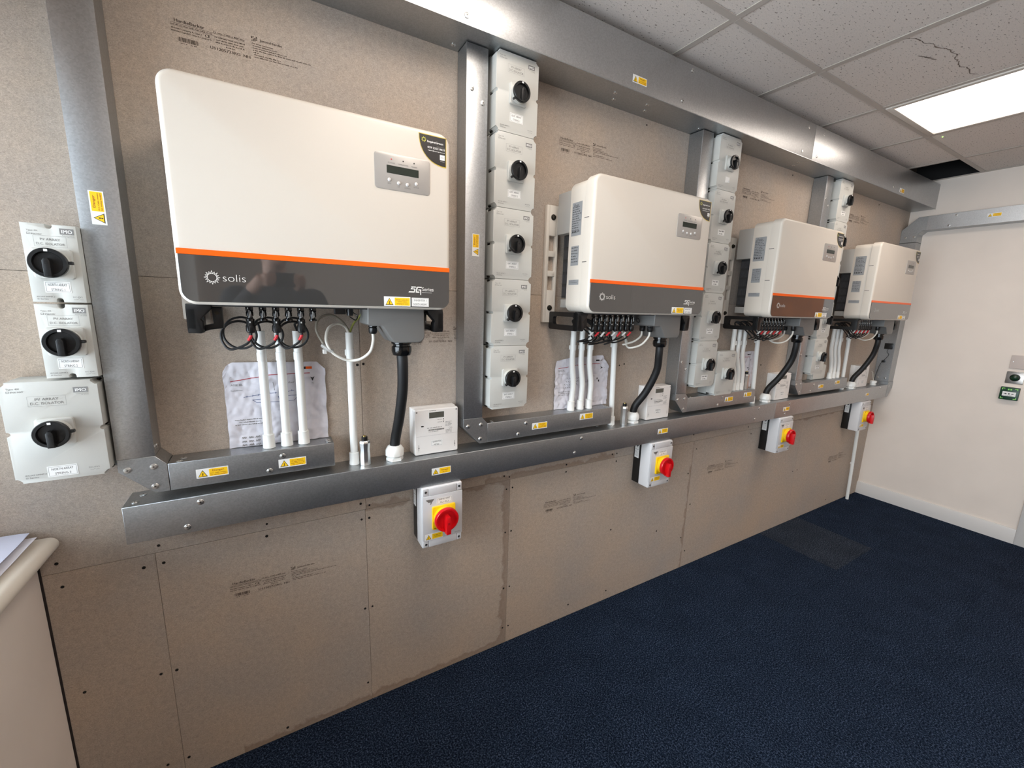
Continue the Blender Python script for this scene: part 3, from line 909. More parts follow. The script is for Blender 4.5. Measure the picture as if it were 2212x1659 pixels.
# --- corner upright and the run along the end wall
t = thing('cable_trunking', 'galvanised trunking rising in the far corner and turning along the end wall', 'trunking', (3.96, 0, 1.002))
Z = lambda z: z - 1.002
MB().box(0.001, 0.098, -0.099, -0.0005, 0.0, Z(2.070), 'galv', bev=0.001).build('upright', t)
MB().prism([(-0.099, Z(2.072)), (-0.0005, Z(2.072)), (-0.0005, Z(2.165)), (-0.088, Z(2.250)), (-0.140, Z(2.250)), (-0.140, Z(2.153)), (-0.124, Z(2.153)), (-0.099, Z(2.128))], 0.098, 0.0, 'galv', axis='x', bev=0.001, seg=1).build('elbow', t)
MB().box(0.001, 0.098, -2.6, -0.1405, Z(2.152), Z(2.250), 'galv', bev=0.001).build('level_body', t)
MB().prism([(-2.6, Z(2.151)), (-0.1405, Z(2.151)), (-0.1405, Z(2.251)), (-2.6, Z(2.251))], 0.001, -0.001, 'galv_bright', axis='x', bev=0.0008, seg=1).build('level_lid', t)
for (y, z) in ((-.29, 2.235), (-.261, 2.168), (-.032, 2.11), (-.082, 2.111), (-.03, 1.03), (-.075, 1.03)):
    screw(t, -0.0012 if y < -.2 else 0.0002, y, Z(z), 'x-')
o = stick('dc', t, -0.0012, -0.474, Z(2.206), 'white and yellow danger sticker', rot=(0, 0, -math.pi / 2), sc=0.9)

# ================================================================== D.C. ISOLATORS
def knob_parts(t, cx, cz, y0, r=0.030, tab=(-0.75, -0.66), lever_ang=0.0):
    """white mounting plate, collar, black dished rotary knob with lever"""
    def plate():
        q = MB(); q.prism(rrect(-0.032, 0.032, -0.032, 0.032, 0.006, 4), 0, -0.008, 'iso_white', bev=0.002, seg=2)
        q.lathe([(0.0295, 0.008), (0.0275, 0.022), (0.0275, 0.024)], (0, 0, 0), (0, -1, 0), 'iso_white', 28)
        return q
    def knob():
        q = MB()
        q.lathe([(0.028, 0.022), (0.031, 0.024), (0.031, 0.031), (0.0297, 0.0325), (0.0240, 0.0325), (0.0225, 0.028), (0.0225, 0.026), (0.0005, 0.026)], (0, 0, 0), (0, -1, 0), 'black', 32, cap=False)
        return q
    def lever():
        q = MB()
        q.prism([(-0.0060, -0.029), (0.0060, -0.029), (0.0062, 0.004), (0.0030, 0.0095), (-0.0030, 0.0095), (-0.0062, 0.004)], -0.026, -0.041, 'black', bev=0.0012, seg=2)
        q.box(-0.002, 0.002, -0.0414, -0.0405, -0.003, 0.002, 'hole')
        return q
    p = put('knob_plate', cached('dc_plate', plate), t); p.location = (cx, y0, cz)
    k = put('knob', cached('dc_knob', knob), t); k.location = (cx, y0, cz)
    l = put('lever', cached('dc_lever', lever), k); l.rotation_euler = (0, lever_ang, 0)
    q = put('pointer_mark', cached('dc_mark', lambda: MB().rect(-0.003, 0.003, 0.0235, 0.0285, -0.0331, 'label_white')), k)
    h = put('padlock_tab', cached('dc_tab', lambda: MB().box(-0.0035, 0.0035, -0.030, -0.020, 0.026, 0.038, 'black', bev=0.001)), k)
    h.rotation_euler = (0, math.atan2(tab[0], tab[1]), 0)

def name_sticker(t, cx, cz, y, l1, l2, w=0.051, h=0.026):
    q = MB()
    q.box(cx - w / 2, cx + w / 2, y - 0.0004, y, cz - h / 2, cz + h / 2, 'label_white')
    q.frame(cx - w / 2 + 0.002, cx + w / 2 - 0.002, cz - h / 2 + 0.002, cz + h / 2 - 0.002, 0.0004, y - 0.0005, 'ink')
    if l1 == '?':
        q.dashes(cx - w * 0.36, cz + 0.0024, w * 0.72, 0.0056, 'ink', y - 0.0005, 3); q.dashes(cx - w * 0.26, cz - 0.0083, w * 0.52, 0.0056, 'ink', y - 0.0005, 5)
    else:
        q.text(l1, cx, cz + 0.0024, 0.0056, 'ink', y - 0.0005, 'C', w=w * 0.72)
        if l2 == '?':
            q.dashes(cx - w * 0.3, cz - 0.0083, w * 0.6, 0.0056, 'ink', y - 0.0005, 6)
        else:
            q.text(l2, cx, cz - 0.0083, 0.0056, 'ink', y - 0.0005, 'C', w=w * (0.52 if len(l2) < 10 else 0.8))
    q.build('name_sticker', t, 'small white lettered sticker' if '?' in l1 + l2 else 'white sticker lettered %s %s' % (l1.lower(), l2.lower()))

def notched(w, h, big):
    """lid outline with half-round screw notches"""
    r = 0.0055
    P = []
    def arc(cx, cz, a0, a1, n=6):
        for i in range(n + 1):
            a = math.radians(a0 + (a1 - a0) * i / n)
            P.append((cx + r * math.cos(a), cz + r * math.sin(a)))
    if big:
        e = 0.010
        arc(e * 0.55, e * 0.55, 180, 90 - 180, 5) if False else None
        # corners cut by quarter notches, half notches mid-sides
        P.append((0.011, 0)); P.append((w - 0.011, 0)); P.append((w - 0.011, 0.004)); P.append((w - 0.004, 0.011)); P.append((w, 0.011))
        P.append((w, h / 2 - r)); arc(w - 0.001, h / 2, 270, 90); P.append((w, h / 2 + r))
        P.append((w, h - 0.011)); P.append((w - 0.004, h - 0.011)); P.append((w - 0.011, h - 0.004)); P.append((w - 0.011, h))
        P.append((0.011, h)); P.append((0.011, h - 0.004)); P.append((0.004, h - 0.011)); P.append((0, h - 0.011))
        P.append((0, h / 2 + r)); arc(0.001, h / 2, 90, -90); P.append((0, h / 2 - r))
        P.append((0, 0.011)); P.append((0.004, 0.011)); P.append((0.011, 0.004))
    else:
        P.append((0, 0)); P.append((w / 2 - r, 0)); arc(w / 2, 0.004, 180, 0); P.append((w / 2 + r, 0)); P.append((w, 0))
        P.append((w, h)); P.append((w / 2 + r, h)); arc(w / 2, h - 0.004, 0, -180); P.append((w / 2 - r, h)); P.append((0, h))
    out = []
    for p in P:
        if not out or (abs(p[0] - out[-1][0]) + abs(p[1] - out[-1][1])) > 1e-5:
            out.append(p)
    return out

def dc_isolator(x, z, l1, l2, label, group, big=True, label_z=0.048, tab=(-0.75, -0.66), D=0.1, plain=None, lever=0.0):
    W, H = (0.160, 0.2345) if big else (0.0865, 0.166)
    t = thing('dc_isolator', label, 'isolator switch', (x, 0, z), group)
    key = ('big' if big else 'small')
    def base():
        q = MB(); q.box(0.0012, W - 0.0012, -0.052, -0.0005, 0.0012, H - 0.0012, 'iso_base', bev=0.003, seg=2)
        return q
    def lid():
        q = MB(); q.prism(notched(W, H, big), -0.053, -D, 'iso_white', bev=0.0018, seg=2)
        return q
    def screws():
        q = MB()
        pts = [(0.006, H / 2), (W - 0.006, H / 2), (0.006, 0.006), (W - 0.006, 0.006), (0.006, H - 0.006), (W - 0.006, H - 0.006)] if big else [(W / 2, 0.005), (W / 2, H - 0.005)]
        for (a, c) in pts:
            q.lathe([(0.0032, 0), (0.0032, 0.012), (0.002, 0.0135)], (a, -0.052, c), (0, -1, 0), 'dark_steel', 10)
        return q
    def prints():
        q = MB(); Y = -D - 0.0004
        k = 1.0 if big else 0.82
        q.text('Type 4X', 0.012 if big else 0.009, H - 0.0165, 0.0036 * k, 'ink_soft', Y, 'L', w=0.021 * k)
        q.frame(0.012 if big else 0.009, 0.0165 if big else 0.0135, H - 0.0235, H - 0.0195, 0.0006, Y, 'ink_soft')
        q.text('IP66 NW', (0.0185 if big else 0.0155), H - 0.0235, 0.0036 * k, 'ink_soft', Y, 'L', w=0.020 * k)
        ix1 = W - 0.017 if big else W - 0.004; iw = 0.025 if big else 0.0225
        iz = H - 0.029 if big else H - 0.0195
        q.rect(ix1 - iw, ix1, iz, iz + 0.0125, Y, 'ink_grey')
        q.text('IMO', ix1 - iw / 2, iz + 0.0025, 0.0075, 'label_white', Y - 0.0001, 'C', w=iw * 0.74, bold=0.0004)
        q.text('Precision Controls', ix1, iz - 0.0035, 0.0018, 'ink_soft', Y, 'R', w=iw * 0.85)
        q.text('UK and IE', ix1, iz - 0.0062, 0.0018, 'ink_soft', Y, 'R', w=iw * 0.5)
        cx = W * 0.455 if big else W * 0.5; cz = H - 0.045 if big else H - 0.036
        q.text('PV ARRAY', cx, cz + 0.0015, 0.0062 * k, 'ink_soft', Y, 'C', w=0.038 * k)
        q.text('D.C. ISOLATOR', cx, cz - 0.0078, 0.0062 * k, 'ink_soft', Y, 'C', w=0.054 * k)
        q.frame(cx - 0.031 * k, cx + 0.031 * k, cz - 0.0115, cz + 0.0115, 0.0003, Y, 'ink_grey')
        q.text('IEC/AS 60947.3', 0.017 if big else 0.008, 0.0165 if big else 0.0105, 0.0034 * k, 'ink_soft', Y, 'L', w=0.034 * k)
        q.text('SI Series', 0.017 if big else 0.008, 0.0105 if big else 0.0055, 0.0034 * k, 'ink_soft', Y, 'L', w=0.021 * k)
        q.text('DC-PV2', W - 0.018 if big else W - 0.006, 0.0195 if big else 0.011, 0.0034 * k, 'ink_soft', Y, 'R', w=0.019 * k)
        sx = W - 0.027 if big else W - 0.013; szz = 0.0145 if big else 0.0065
        q.rect(sx - 0.008, sx - 0.003, szz, szz + 0.0005, Y, 'ink_soft'); q.rect(sx + 0.002, sx + 0.008, szz, szz + 0.0005, Y, 'ink_soft')
        q.flat([(sx - 0.003, szz), (sx + 0.002, szz + 0.003), (sx + 0.002, szz + 0.0036), (sx - 0.003, szz + 0.0005)], Y, 'ink_soft')
        return q
    put('base', cached('dciso_base_' + key, base), t)
    ld = put('lid', cached('dciso_lid_' + key, lid), t)
    put('lid_screws', cached('dciso_screws_' + key, screws), t)['kind'] = 'stuff'
    put('printed_text', cached('dciso_print_' + key, prints), ld)
    knob_parts(t, W / 2, H / 2, -D, tab=tab, lever_ang=lever)
    if l1:
        name_sticker(t, W * (0.5 if not big else 0.49), label_z, -D, l1, l2, w=0.051 if big else 0.0415, h=0.026 if big else 0.024)
    if plain:
        q = MB()
        q.add([(0.062, -D - 0.0004, 0.034), (0.094, -D - 0.0004, 0.037), (0.094, -D - 0.0004, 0.060), (0.062, -D - 0.0004, 0.060)], [(0, 1, 2, 3)], 'label_white')
        q.add([(0.078, -D - 0.0004, 0.0365), (0.090, -D - 0.005, 0.0365), (0.083, -D - 0.005, 0.046)], [(0, 1, 2)], 'label_white')
        q.build('torn_sticker', t, 'torn white sticker')
    return t
G = 'isolators of the north array by the window'
dc_isolator(-0.7335, 1.4865, 'NORTH ARRAY', 'STRING 1', 'narrow grey isolator lettered string one, topmost of the north array stack', G, False, 0.033, tab=(0.99, 0.05))
dc_isolator(-0.7335, 1.3165, 'NORTH ARRAY', 'STRING 2', 'narrow grey isolator lettered string two, middle of the north array stack', G, False, 0.033, tab=(0.99, 0.05))
dc_isolator(-0.8120, 1.0760, 'NORTH ARRAY', 'STRING 3', 'wide grey isolator lettered string three, below the two narrow ones', G, True, 0.0215, tab=(0.98, 0.1))
G = 'isolators in the column beside the first inverter'
for k in range(5):
    dc_isolator(0.3885, 1.131 + 0.2358 * (4 - k), 'EAST ARRAY', 'STRING %d' % (k + 1), ['grey isolator lettered east array string one, topmost of its column under the high trunking', 'grey isolator lettered east array string two, second from top', 'grey isolator lettered east array string three, middle of its column', 'grey isolator lettered east array string four, second from bottom', 'grey isolator lettered east array string five, lowest of its column'][k], G, lever=0.0 if k == 4 else 0.03)
G = 'isolators in the column between the second and third inverters'
for k in range(5):
    dc_isolator(1.5400, 1.131 + 0.2358 * (4 - k), None if k == 0 else '?', '?',
                ['grey isolator with torn white sticker, topmost in the column behind the second inverter', 'grey isolator second from top in the column behind the second inverter', 'grey isolator in the middle of the column behind the second inverter', 'grey isolator second from bottom in the column behind the second inverter', 'grey isolator lowest in the column behind the second inverter, above the trunking corner'][k], G, plain=(k == 0))
dc_isolator(1.7150, 1.0745, None, None, 'grey unlabelled isolator standing on the trunking under the third inverter beside white conduits', G)
G = 'isolators in the column between the third and fourth inverters'
for k in range(5):
    dc_isolator(2.6930, 1.131 + 0.2358 * (4 - k), '?', '?',
                ['grey isolator topmost in the column behind the third inverter', 'grey isolator second from top in the column behind the third inverter, half hidden', 'grey isolator in the middle of the column behind the third inverter, mostly hidden', 'grey isolator second from bottom in the column behind the third inverter', 'grey isolator lowest in the column behind the third inverter'][k], G)
t = thing('junction_box', 'small shallow white box on the wall under the lowest isolator behind the third inverter', 'junction box', (2.88, 0, 1.0745))
MB().box(0, 0.17, -0.030, -0.0005, 0, 0.10, 'iso_white', bev=0.003, seg=2).build('base', t)
MB().box(0.004, 0.166, -0.036, -0.030, 0.004, 0.096, 'iso_white', bev=0.002, seg=2).build('lid', t)

# ================================================================== A.C. ISOLATORS
def ac_isolator(x, label, n):
    t = thing('ac_isolator', label, 'isolator switch', (x, 0, 0.649), 'red and yellow rotary isolators under the trunking')
    W, H, D = 0.148, 0.2275, 0.115
    put('base', cached('ac_base', lambda: MB().box(0.0, W, -0.046, -0.0005, 0, H, 'black', bev=0.003, seg=2)), t, 'black rear half of the enclosure')
    put('body', cached('ac_body', lambda: MB().box(-0.001, W + 0.001, -0.108, -0.046, -0.001, H, 'ac_white', bev=0.004, seg=3)), t)
    def lid():
        q = MB()
        q.box(0.0, W, -D, -0.106, 0.030, H - 0.030, 'ac_lid', bev=0.0015, seg=2)
        q.box(0.022, W - 0.022, -D + 0.0015, -0.106, 0.003, 0.0295, 'ac_lid', bev=0.0015, seg=2)
        q.box(0.022, W - 0.022, -D + 0.0015, -0.106, H - 0.0295, H - 0.003, 'ac_lid', bev=0.0015, seg=2)
        for sx in (0.002, W - 0.021):
            for sz in (0.003, H - 0.029):
                q.box(sx, sx + 0.019, -D + 0.003, -0.106, sz, sz + 0.026, 'ac_lid', bev=0.0015, seg=2)
        return q
    ld = put('lid', cached('ac_lid', lid), t)
    def lsc():
        q = MB()
        for sx in (0.0115, W - 0.0115):
            for sz in (0.014, H - 0.014):
                q.lathe([(0.0042, 0), (0.0042, 0.0008), (0.0022, 0.0008)], (sx, -D + 0.003, sz), (0, -1, 0), 'hole', 12)
                q.lathe([(0.002, 0), (0.002, 0.0014)], (sx, -D + 0.003, sz), (0, -1, 0), 'steel', 8)
        return q
    put('lid_screws', cached('ac_screws', lsc), ld)['kind'] = 'stuff'
    cx, cz = 0.0755, 0.1135
    p = put('mounting_plate', cached('ac_plate', lambda: MB().prism(rrect(-0.043, 0.043, -0.043, 0.043, 0.004, 3), 0, -0.008, 'ac_yellow', bev=0.0015, seg=2)
            .lathe([(0.0405, 0.008), (0.0405, 0.021), (0.038, 0.024)], (0, 0, 0), (0, -1, 0), 'ac_yellow', 32).box(-0.037, -0.031, -0.0086, -0.008, 0.012, 0.017, 'ac_red_dark')
            .box(-0.037, -0.030, -0.0086, -0.008, -0.038, -0.036, 'ink')), t, 'square yellow mounting plate')
    p.location = (cx, -D, cz)
    k = put('knob', cached('ac_knob', lambda: MB().lathe([(0.038, 0.022), (0.0435, 0.026), (0.0435, 0.037), (0.0415, 0.040), (0.0365, 0.040), (0.034, 0.030), (0.0005, 0.029)], (0, 0, 0), (0, -1, 0), 'ac_red', 36, cap=False)), t, 'round red rotary knob')
    k.location = (cx, -D, cz)
    put('lever', cached('ac_lever', lambda: MB().prism([(-0.0085, -0.047), (0.0085, -0.047), (0.0095, -0.002), (0.006, 0.018), (-0.006, 0.018), (-0.0095, -0.002)], -0.029, -0.055, 'ac_red', bev=0.002, seg=2)
            .box(-0.004, 0.004, -0.0554, -0.0545, -0.010, -0.002, 'ac_red_dark')), k)
    q = MB(); Y = -D - 0.0004
    q.flat([(0.010, H - 0.042), (0.042, H - 0.042), (0.033, H - 0.053), (0.020, H - 0.053)], Y, 'ink_soft')
    q.flat([(0.030, H - 0.0445), (0.036, H - 0.0445), (0.029, H - 0.062), (0.026, H - 0.060)], Y - .0001, 'ink_soft')
    q.text('QUATRO', W - 0.008, 0.036, 0.0045, 'ink_grey', Y, 'R', w=0.022)
    q.build('printed_text', ld)
    name_sticker(t, 0.079, H - 0.054, -D, 'INVERTER %d SUPPLY' % n, 'RL1-RL3', w=0.058, h=0.0215)
    stick('supply', t, 0.040, -D - 0.0002, 0.043, 'white and yellow warning sticker', sc=0.93)
    q = MB(Matrix.Translation((-0.0004, 0, 0)) @ Matrix.Rotation(-math.pi / 2, 4, 'Z'))
    # local x -> world -y direction on the left side face
    q.rect(0.008, 0.036, H - 0.098, H - 0.026, -0.0002, 'label_white')
    q.flat([(0.012, H - 0.031), (0.032, H - 0.031), (0.027, H - 0.038), (0.018, H - 0.038)], -0.0004, 'ink')
    q.flat([(0.024, H - 0.033), (0.029, H - 0.033), (0.022, H - 0.046)], -0.0005, 'ink')
    q.dashes(0.0125, H - 0.056, 0.019, 0.0045, 'ink', -0.0004, 31)
    for i in range(5):
        q.dashes(0.010, H - 0.064 - 0.0062 * i, 0.023, 0.0028, 'ink_soft', -0.0004, i)
    q.build('rating_plate', t, 'small white printed rating plate')
    return t
ac_isolator(0.1290, 'enclosed isolator with red knob under the trunking, below the first inverter meter', 1)
ac_isolator(1.2655, 'enclosed isolator with red knob under the trunking, below the second inverter', 2)
ac_isolator(2.4020, 'enclosed isolator with red knob under the trunking, below the third inverter', 3)
ac_isolator(3.5300, 'enclosed isolator with red knob under the trunking, nearest the white end wall', 4)

# ================================================================== METERS
def meter(x, label, n):
    t = thing('electricity_meter', label, 'meter', (x, 0, 0.9806), 'white electricity meters standing on the trunking')
    W, H, D = 0.162, 0.166, 0.062
    put('base', cached('meter_base', lambda: MB().box(0, W, -0.03, -0.0005, 0.0004, H, 'meter_white', bev=0.002, seg=2)), t)
    cv = put('cover', cached('meter_cover', lambda: MB().prism(rrect(0.0005, W - 0.0005, 0.0012, H - 0.0005, 0.006, 4), -0.03, -D, 'meter_white', bev=0.004, seg=3)), t)
    put('screen', cached('meter_lcd', lambda: MB().box(0.050, 0.110, -D - 0.0004, -D, 0.130, 0.156, 'label_white').box(0.0525, 0.1075, -D - 0.0009, -D, 0.1325, 0.1535, 'lcd_off', bev=0.0004)), t, 'small grey display window')
    def pr():
        q = MB(); Y = -D - 0.0005
        q.dashes(0.054, 0.158, 0.024, 0.003, 'ink_soft', Y, 4)
        for z in (0.124, 0.115):
            q.rect(0.104, 0.1065, z - 0.001, z + 0.004, Y, 'ink'); q.dashes(0.083, z, 0.018, 0.0024, 'ink_soft', Y, 3)
        q.prism(rrect(0.023, 0.033, 0.104, 0.108, 0.002, 4), -D, -D - 0.001, 'ink')
        q.dashes(0.045, 0.0965, 0.055, 0.003, 'ink_soft', Y, 5)
        random.seed(9)
        xx = 0.050
        while xx < 0.108:
            w = random.choice((0.0007, 0.0011)); q.rect(xx, xx + w, 0.087, 0.0925, Y, 'ink_soft'); xx += w + random.choice((0.0005, 0.0009))
        q.dashes(0.050, 0.0825, 0.036, 0.0026, 'ink_soft', Y, 6)
        for i in range(4):
            q.dashes(0.113, 0.113 - 0.0046 * i, 0.024 - 0.003 * (i % 2), 0.0024, 'ink_soft', Y, i + 8)
        q.frame(0.126, 0.131, 0.088, 0.093, 0.0005, Y, 'ink_soft'); q.ring(0.136, 0.0905, 0.0018, 0.0024, Y, 'ink_soft', 10)
        for i in range(3):
            q.dashes(0.114, 0.083 - 0.005 * i, 0.023, 0.0024, 'ink_soft', Y, i + 14)
        q.rect(0.006, 0.156, 0.0695, 0.0699, Y, 'ink_grey')
        for sx in (0.014, 0.148):
            q.flat([(sx - 0.0006, 0.018), (sx + 0.0006, 0.018), (sx + 0.0006, 0.040), (sx - 0.0006, 0.040)], Y, 'ink_soft')
            q.flat([(sx - 0.002, 0.028), (sx + 0.003, 0.026), (sx + 0.001, 0.031)], Y - .0001, 'ink')
            q.disc(sx - 0.006 if sx < .1 else sx + 0.006, 0.157, 0.003, Y, 'ink_grey', 10)
        return q
    put('printed_text', cached('meter_print', pr), cv)
    name_sticker(t, 0.0805, 0.040, -D, 'GENERATION', 'METER %d' % n, w=0.043, h=0.021)
    return t
meter(0.1190, 'white electricity meter standing on the trunking beside the first inverter cable', 1)
meter(1.2600, 'white electricity meter behind the black cable of the second inverter', 2)
meter(2.3870, 'white electricity meter behind the black cable of the third inverter', 3)
meter(3.5150, 'white electricity meter behind the black cable of the fourth inverter', 4)

# ================================================================== INVERTERS
IW, IH, IZ = 0.629, 0.471, 1.491
YFRONT = -0.255

def inv_rear():
    q = MB()
    q.box(0.004, IW - 0.004, -0.120, -0.042, 0.292, 0.440, 'inv_alu', bev=0.002, seg=2)
    q.box(0.026, IW - 0.026, -0.120, -0.055, 0.018, 0.050, 'inv_alu', bev=0.002, seg=2)
    return q
def inv_fins():
    q = MB()
    q.box(0.028, IW - 0.028, -0.120, -0.105, 0.050, 0.292, 'fin_dark')
    n = 46
    for i in range(n):
        x = 0.028 + (IW - 0.0585) * i / (n - 1)
        q.box(x, x + 0.0025, -0.106, -0.058, 0.056, 0.291, 'fin_dark')
    # louvres punched into the side sheets
    for sx in (0.0262, IW - 0.0282):
        for r in range(5):
            for c in range(8):
                q.box(sx, sx + 0.002, -0.062 - c * 0.007, -0.0655 - c * 0.007, 0.064 + r * 0.046, 0.098 + r * 0.046, 'fin_edge')
    return q
def inv_cover():
    q = MB(); q.prism(rrect(0.004, IW - 0.004, 0.003, IH - 0.006, 0.030, 8), -0.118, -0.209, 'inv_white', bev=0.002, seg=2, both=True)
    return q
def inv_lid():
    q = MB(); q.prism(rrect(0.0, IW, 0.0, IH, 0.032, 9), -0.2085, YFRONT, 'inv_white', bev=0.011, seg=4)
    for z in (0.330, 0.180):
        q.box(-0.0004, 0.002, -0.232, -0.208, z - 0.001, z + 0.001, 'ink')
    return q
def inv_band():
    q = MB(); q.prism(rrect(0.0055, IW - 0.0035, 0.0065, 0.1075, 0, 6, (0.025, 0.022, 0, 0)), YFRONT + 0.001, YFRONT - 0.0012, 'gloss_dark', bev=0.0005, seg=1)
    return q
def inv_stripe():
    q = MB(); q.prism([(0.0035, 0.1075), (IW - 0.0025, 0.1075), (IW - 0.0025, 0.1195), (0.0035, 0.1195)], YFRONT + 0.001, YFRONT - 0.0014, 'orange', bev=0.0004, seg=1)
    return q
def inv_logo():
    q = MB(); Y = YFRONT - 0.0016
    cx, cz = 0.063, 0.0605
    n = 16
    for i in range(n):
        a = 6.2831853 * i / n
        R1 = 0.0150 if i % 2 == 0 else 0.0135
        for s in (-1, 1):
            p0 = (cx + 0.0088 * math.cos(a + s * 3.14159 / n), cz + 0.0088 * math.sin(a + s * 3.14159 / n))
            p1 = (cx + R1 * math.cos(a), cz + R1 * math.sin(a))
            d = Vector((p1[0] - p0[0], p1[1] - p0[1])).normalized() * 0.0004
            q.flat([(p0[0] - d.y, p0[1] + d.x), (p0[0] + d.y, p0[1] - d.x), (p1[0] + d.y, p1[1] - d.x), (p1[0] - d.y, p1[1] + d.x)], Y, 'print_white')
    q.ring(cx, cz, 0.0082, 0.0092, Y, 'print_white', 28)
    q.text('solis', 0.0825, 0.0530, 0.0175, 'print_white', Y, 'L', w=0.044, res=4, off=-0.017)
    return q
def inv_series():
    q = MB(); Y = YFRONT - 0.0016
    x, z = 0.506, 0.046
    def s(pts):
        q.flat([(x + a * 0.001, z + c * 0.001) for a, c in pts], Y, 'print_white')
    # slanted block figure five
    s([(8, 17), (22, 17), (21, 14), (9.5, 14)]); s([(6.3, 9.5), (9.5, 14.2), (12, 14.2), (9.6, 10)]); s([(6.2, 9), (18, 9), (19.5, 11.6), (7.6, 11.6)])
    s([(15.2, 3), (18.2, 3), (20.2, 10), (16.6, 9.2)]); s([(0, 0.5), (17, 0.5), (18.4, 3.8), (2.4, 3.8)])
    # slanted block letter G
    s([(25, 17), (38, 17), (38, 14), (26, 14)]); s([(20.4, 3), (24, 3), (27, 15), (23, 16)]); s([(20, 0.5), (31, 0.5), (31, 3.8), (21.6, 3.8)])
    s([(28, 9.6), (36.5, 9.6), (36.5, 6.8), (28, 6.8)]); s([(33.2, 9), (36.5, 9), (36, -5.5), (33.5, -5.5)])
    q.text('Series', x + 0.0385, z + 0.0058, 0.0105, 'print_white', Y, 'L', w=0.034, res=2)
    q.rect(x + 0.038, x + 0.067, z + 0.001, z + 0.0018, Y, 'print_white')
    return q
def inv_display():
    q = MB(); q.prism(rrect(0.424, 0.570, 0.306, 0.394, 0.009, 5), YFRONT + 0.002, YFRONT - 0.0014, 'panel_grey', bev=0.0006, seg=2)
    return q
def inv_display_print():
    q = MB(); Y = YFRONT - 0.0017
    for s, x, z, w in (('POWER', 0.467, 0.3695, 0.018), ('OPERATION', 0.4975, 0.3695, 0.025), ('ALARM', 0.5265, 0.3695, 0.0155), ('ESC', 0.461, 0.3195, 0.009), ('UP', 0.485, 0.3145, 0.006), ('DOWN', 0.508, 0.3140, 0.015), ('ENTER', 0.532, 0.3195, 0.014)):
        q.text(s, x, z, 0.0033, 'ink_soft', Y, 'C', w=w)
    return q
def inv_sticker():
    q = MB(); Y = YFRONT - 0.0004
    def shape(g):
        P = [(0.617 - g, 0.384 + 1.5 * g)]
        for i in range(13):
            a = math.radians(90 * i / 12)
            P.append((0.617 - (0.077 - 2 * g) * math.sin(a) ** 0.9 - g, 0.4595 - g - (0.0755 - 2.5 * g) * math.cos(a) ** 0.9))
        P.append((0.617 - g, 0.4595 - g))
        return P
    q.flat(shape(0.0), Y, 'gold_edge'); q.flat(shape(0.0016), Y - 0.0001, 'sticker_black')
    Y -= 0.0003
    cx, cz = 0.554, 0.4455
    for i in range(8):
        a = 6.2831853 * i / 8 + 0.2
        d, n = Vector((math.cos(a), math.sin(a))), Vector((-math.sin(a), math.cos(a)))
        pts = [(0.0022, 0.0003), (0.0045, 0.0011), (0.0072, 0.0001), (0.0045, -0.0011)]
        q.flat([(cx + d.x * u + n.x * v, cz + d.y * u + n.y * v) for u, v in pts], Y, 'sticker_lime')
    q.text('InspireGreen', 0.5635, 0.4405, 0.0056, 'print_white', Y, 'L', w=0.044, bold=0.0004)
    q.text('Support Enquiries', 0.612, 0.4335, 0.0018, 'print_dim', Y, 'R', w=0.022)
    q.text('029 2252 0033', 0.6125, 0.4265, 0.0050, 'print_white', Y, 'R', w=0.0485, bold=0.0004)
    q.text('support@inspiregreen.co.uk', 0.6125, 0.4205, 0.0026, 'print_white', Y, 'R', w=0.0475, bold=0.0002)
    q.rect(0.5985, 0.6125, 0.4025, 0.4155, Y, 'print_white')
    q.text('MCS', 0.6055, 0.4070, 0.0034, 'ink_grey', Y - .0001, 'C', w=0.009)
    q.text('Certified', 0.6055, 0.3985, 0.0014, 'print_white', Y, 'C', w=0.012)
    return q
def side_plate(y0, y1, z0, z1, lines, logo=False):
    q = MB(Matrix.Rotation(-math.pi / 2, 4, 'Z'))
    q.rect(-y0, -y1, z0, z1, 0.0034, 'label_silver')
    w = y0 - y1
    n = lines
    random.seed(int(z0 * 1000))
    for i in range(n):
        z = z1 - (z1 - z0) * ((i + (2.3 if logo else 0.8)) / (n + (2.6 if logo else 1)))
        k = random.uniform(0.6, 0.9)
        q.dashes(-y0 + w * 0.06, z, w * k, (z1 - z0) / (n + 3) * 0.5, 'ink', 0.0031, i + n)
    if logo:
        q.ring(-y0 + w * 0.25, z1 - 0.010, 0.003, 0.0042, 0.0031, 'ink', 14)
        q.text('solis', -y0 + w * 0.36, z1 - 0.013, 0.006, 'ink', 0.0031, 'L', w=w * 0.3)
        for i in range(5):
            q.rect(-y0 + w * (0.1 + 0.16 * i), -y0 + w * (0.18 + 0.16 * i), z0 + 0.012, z0 + 0.017, 0.0031, 'ink')
    return q
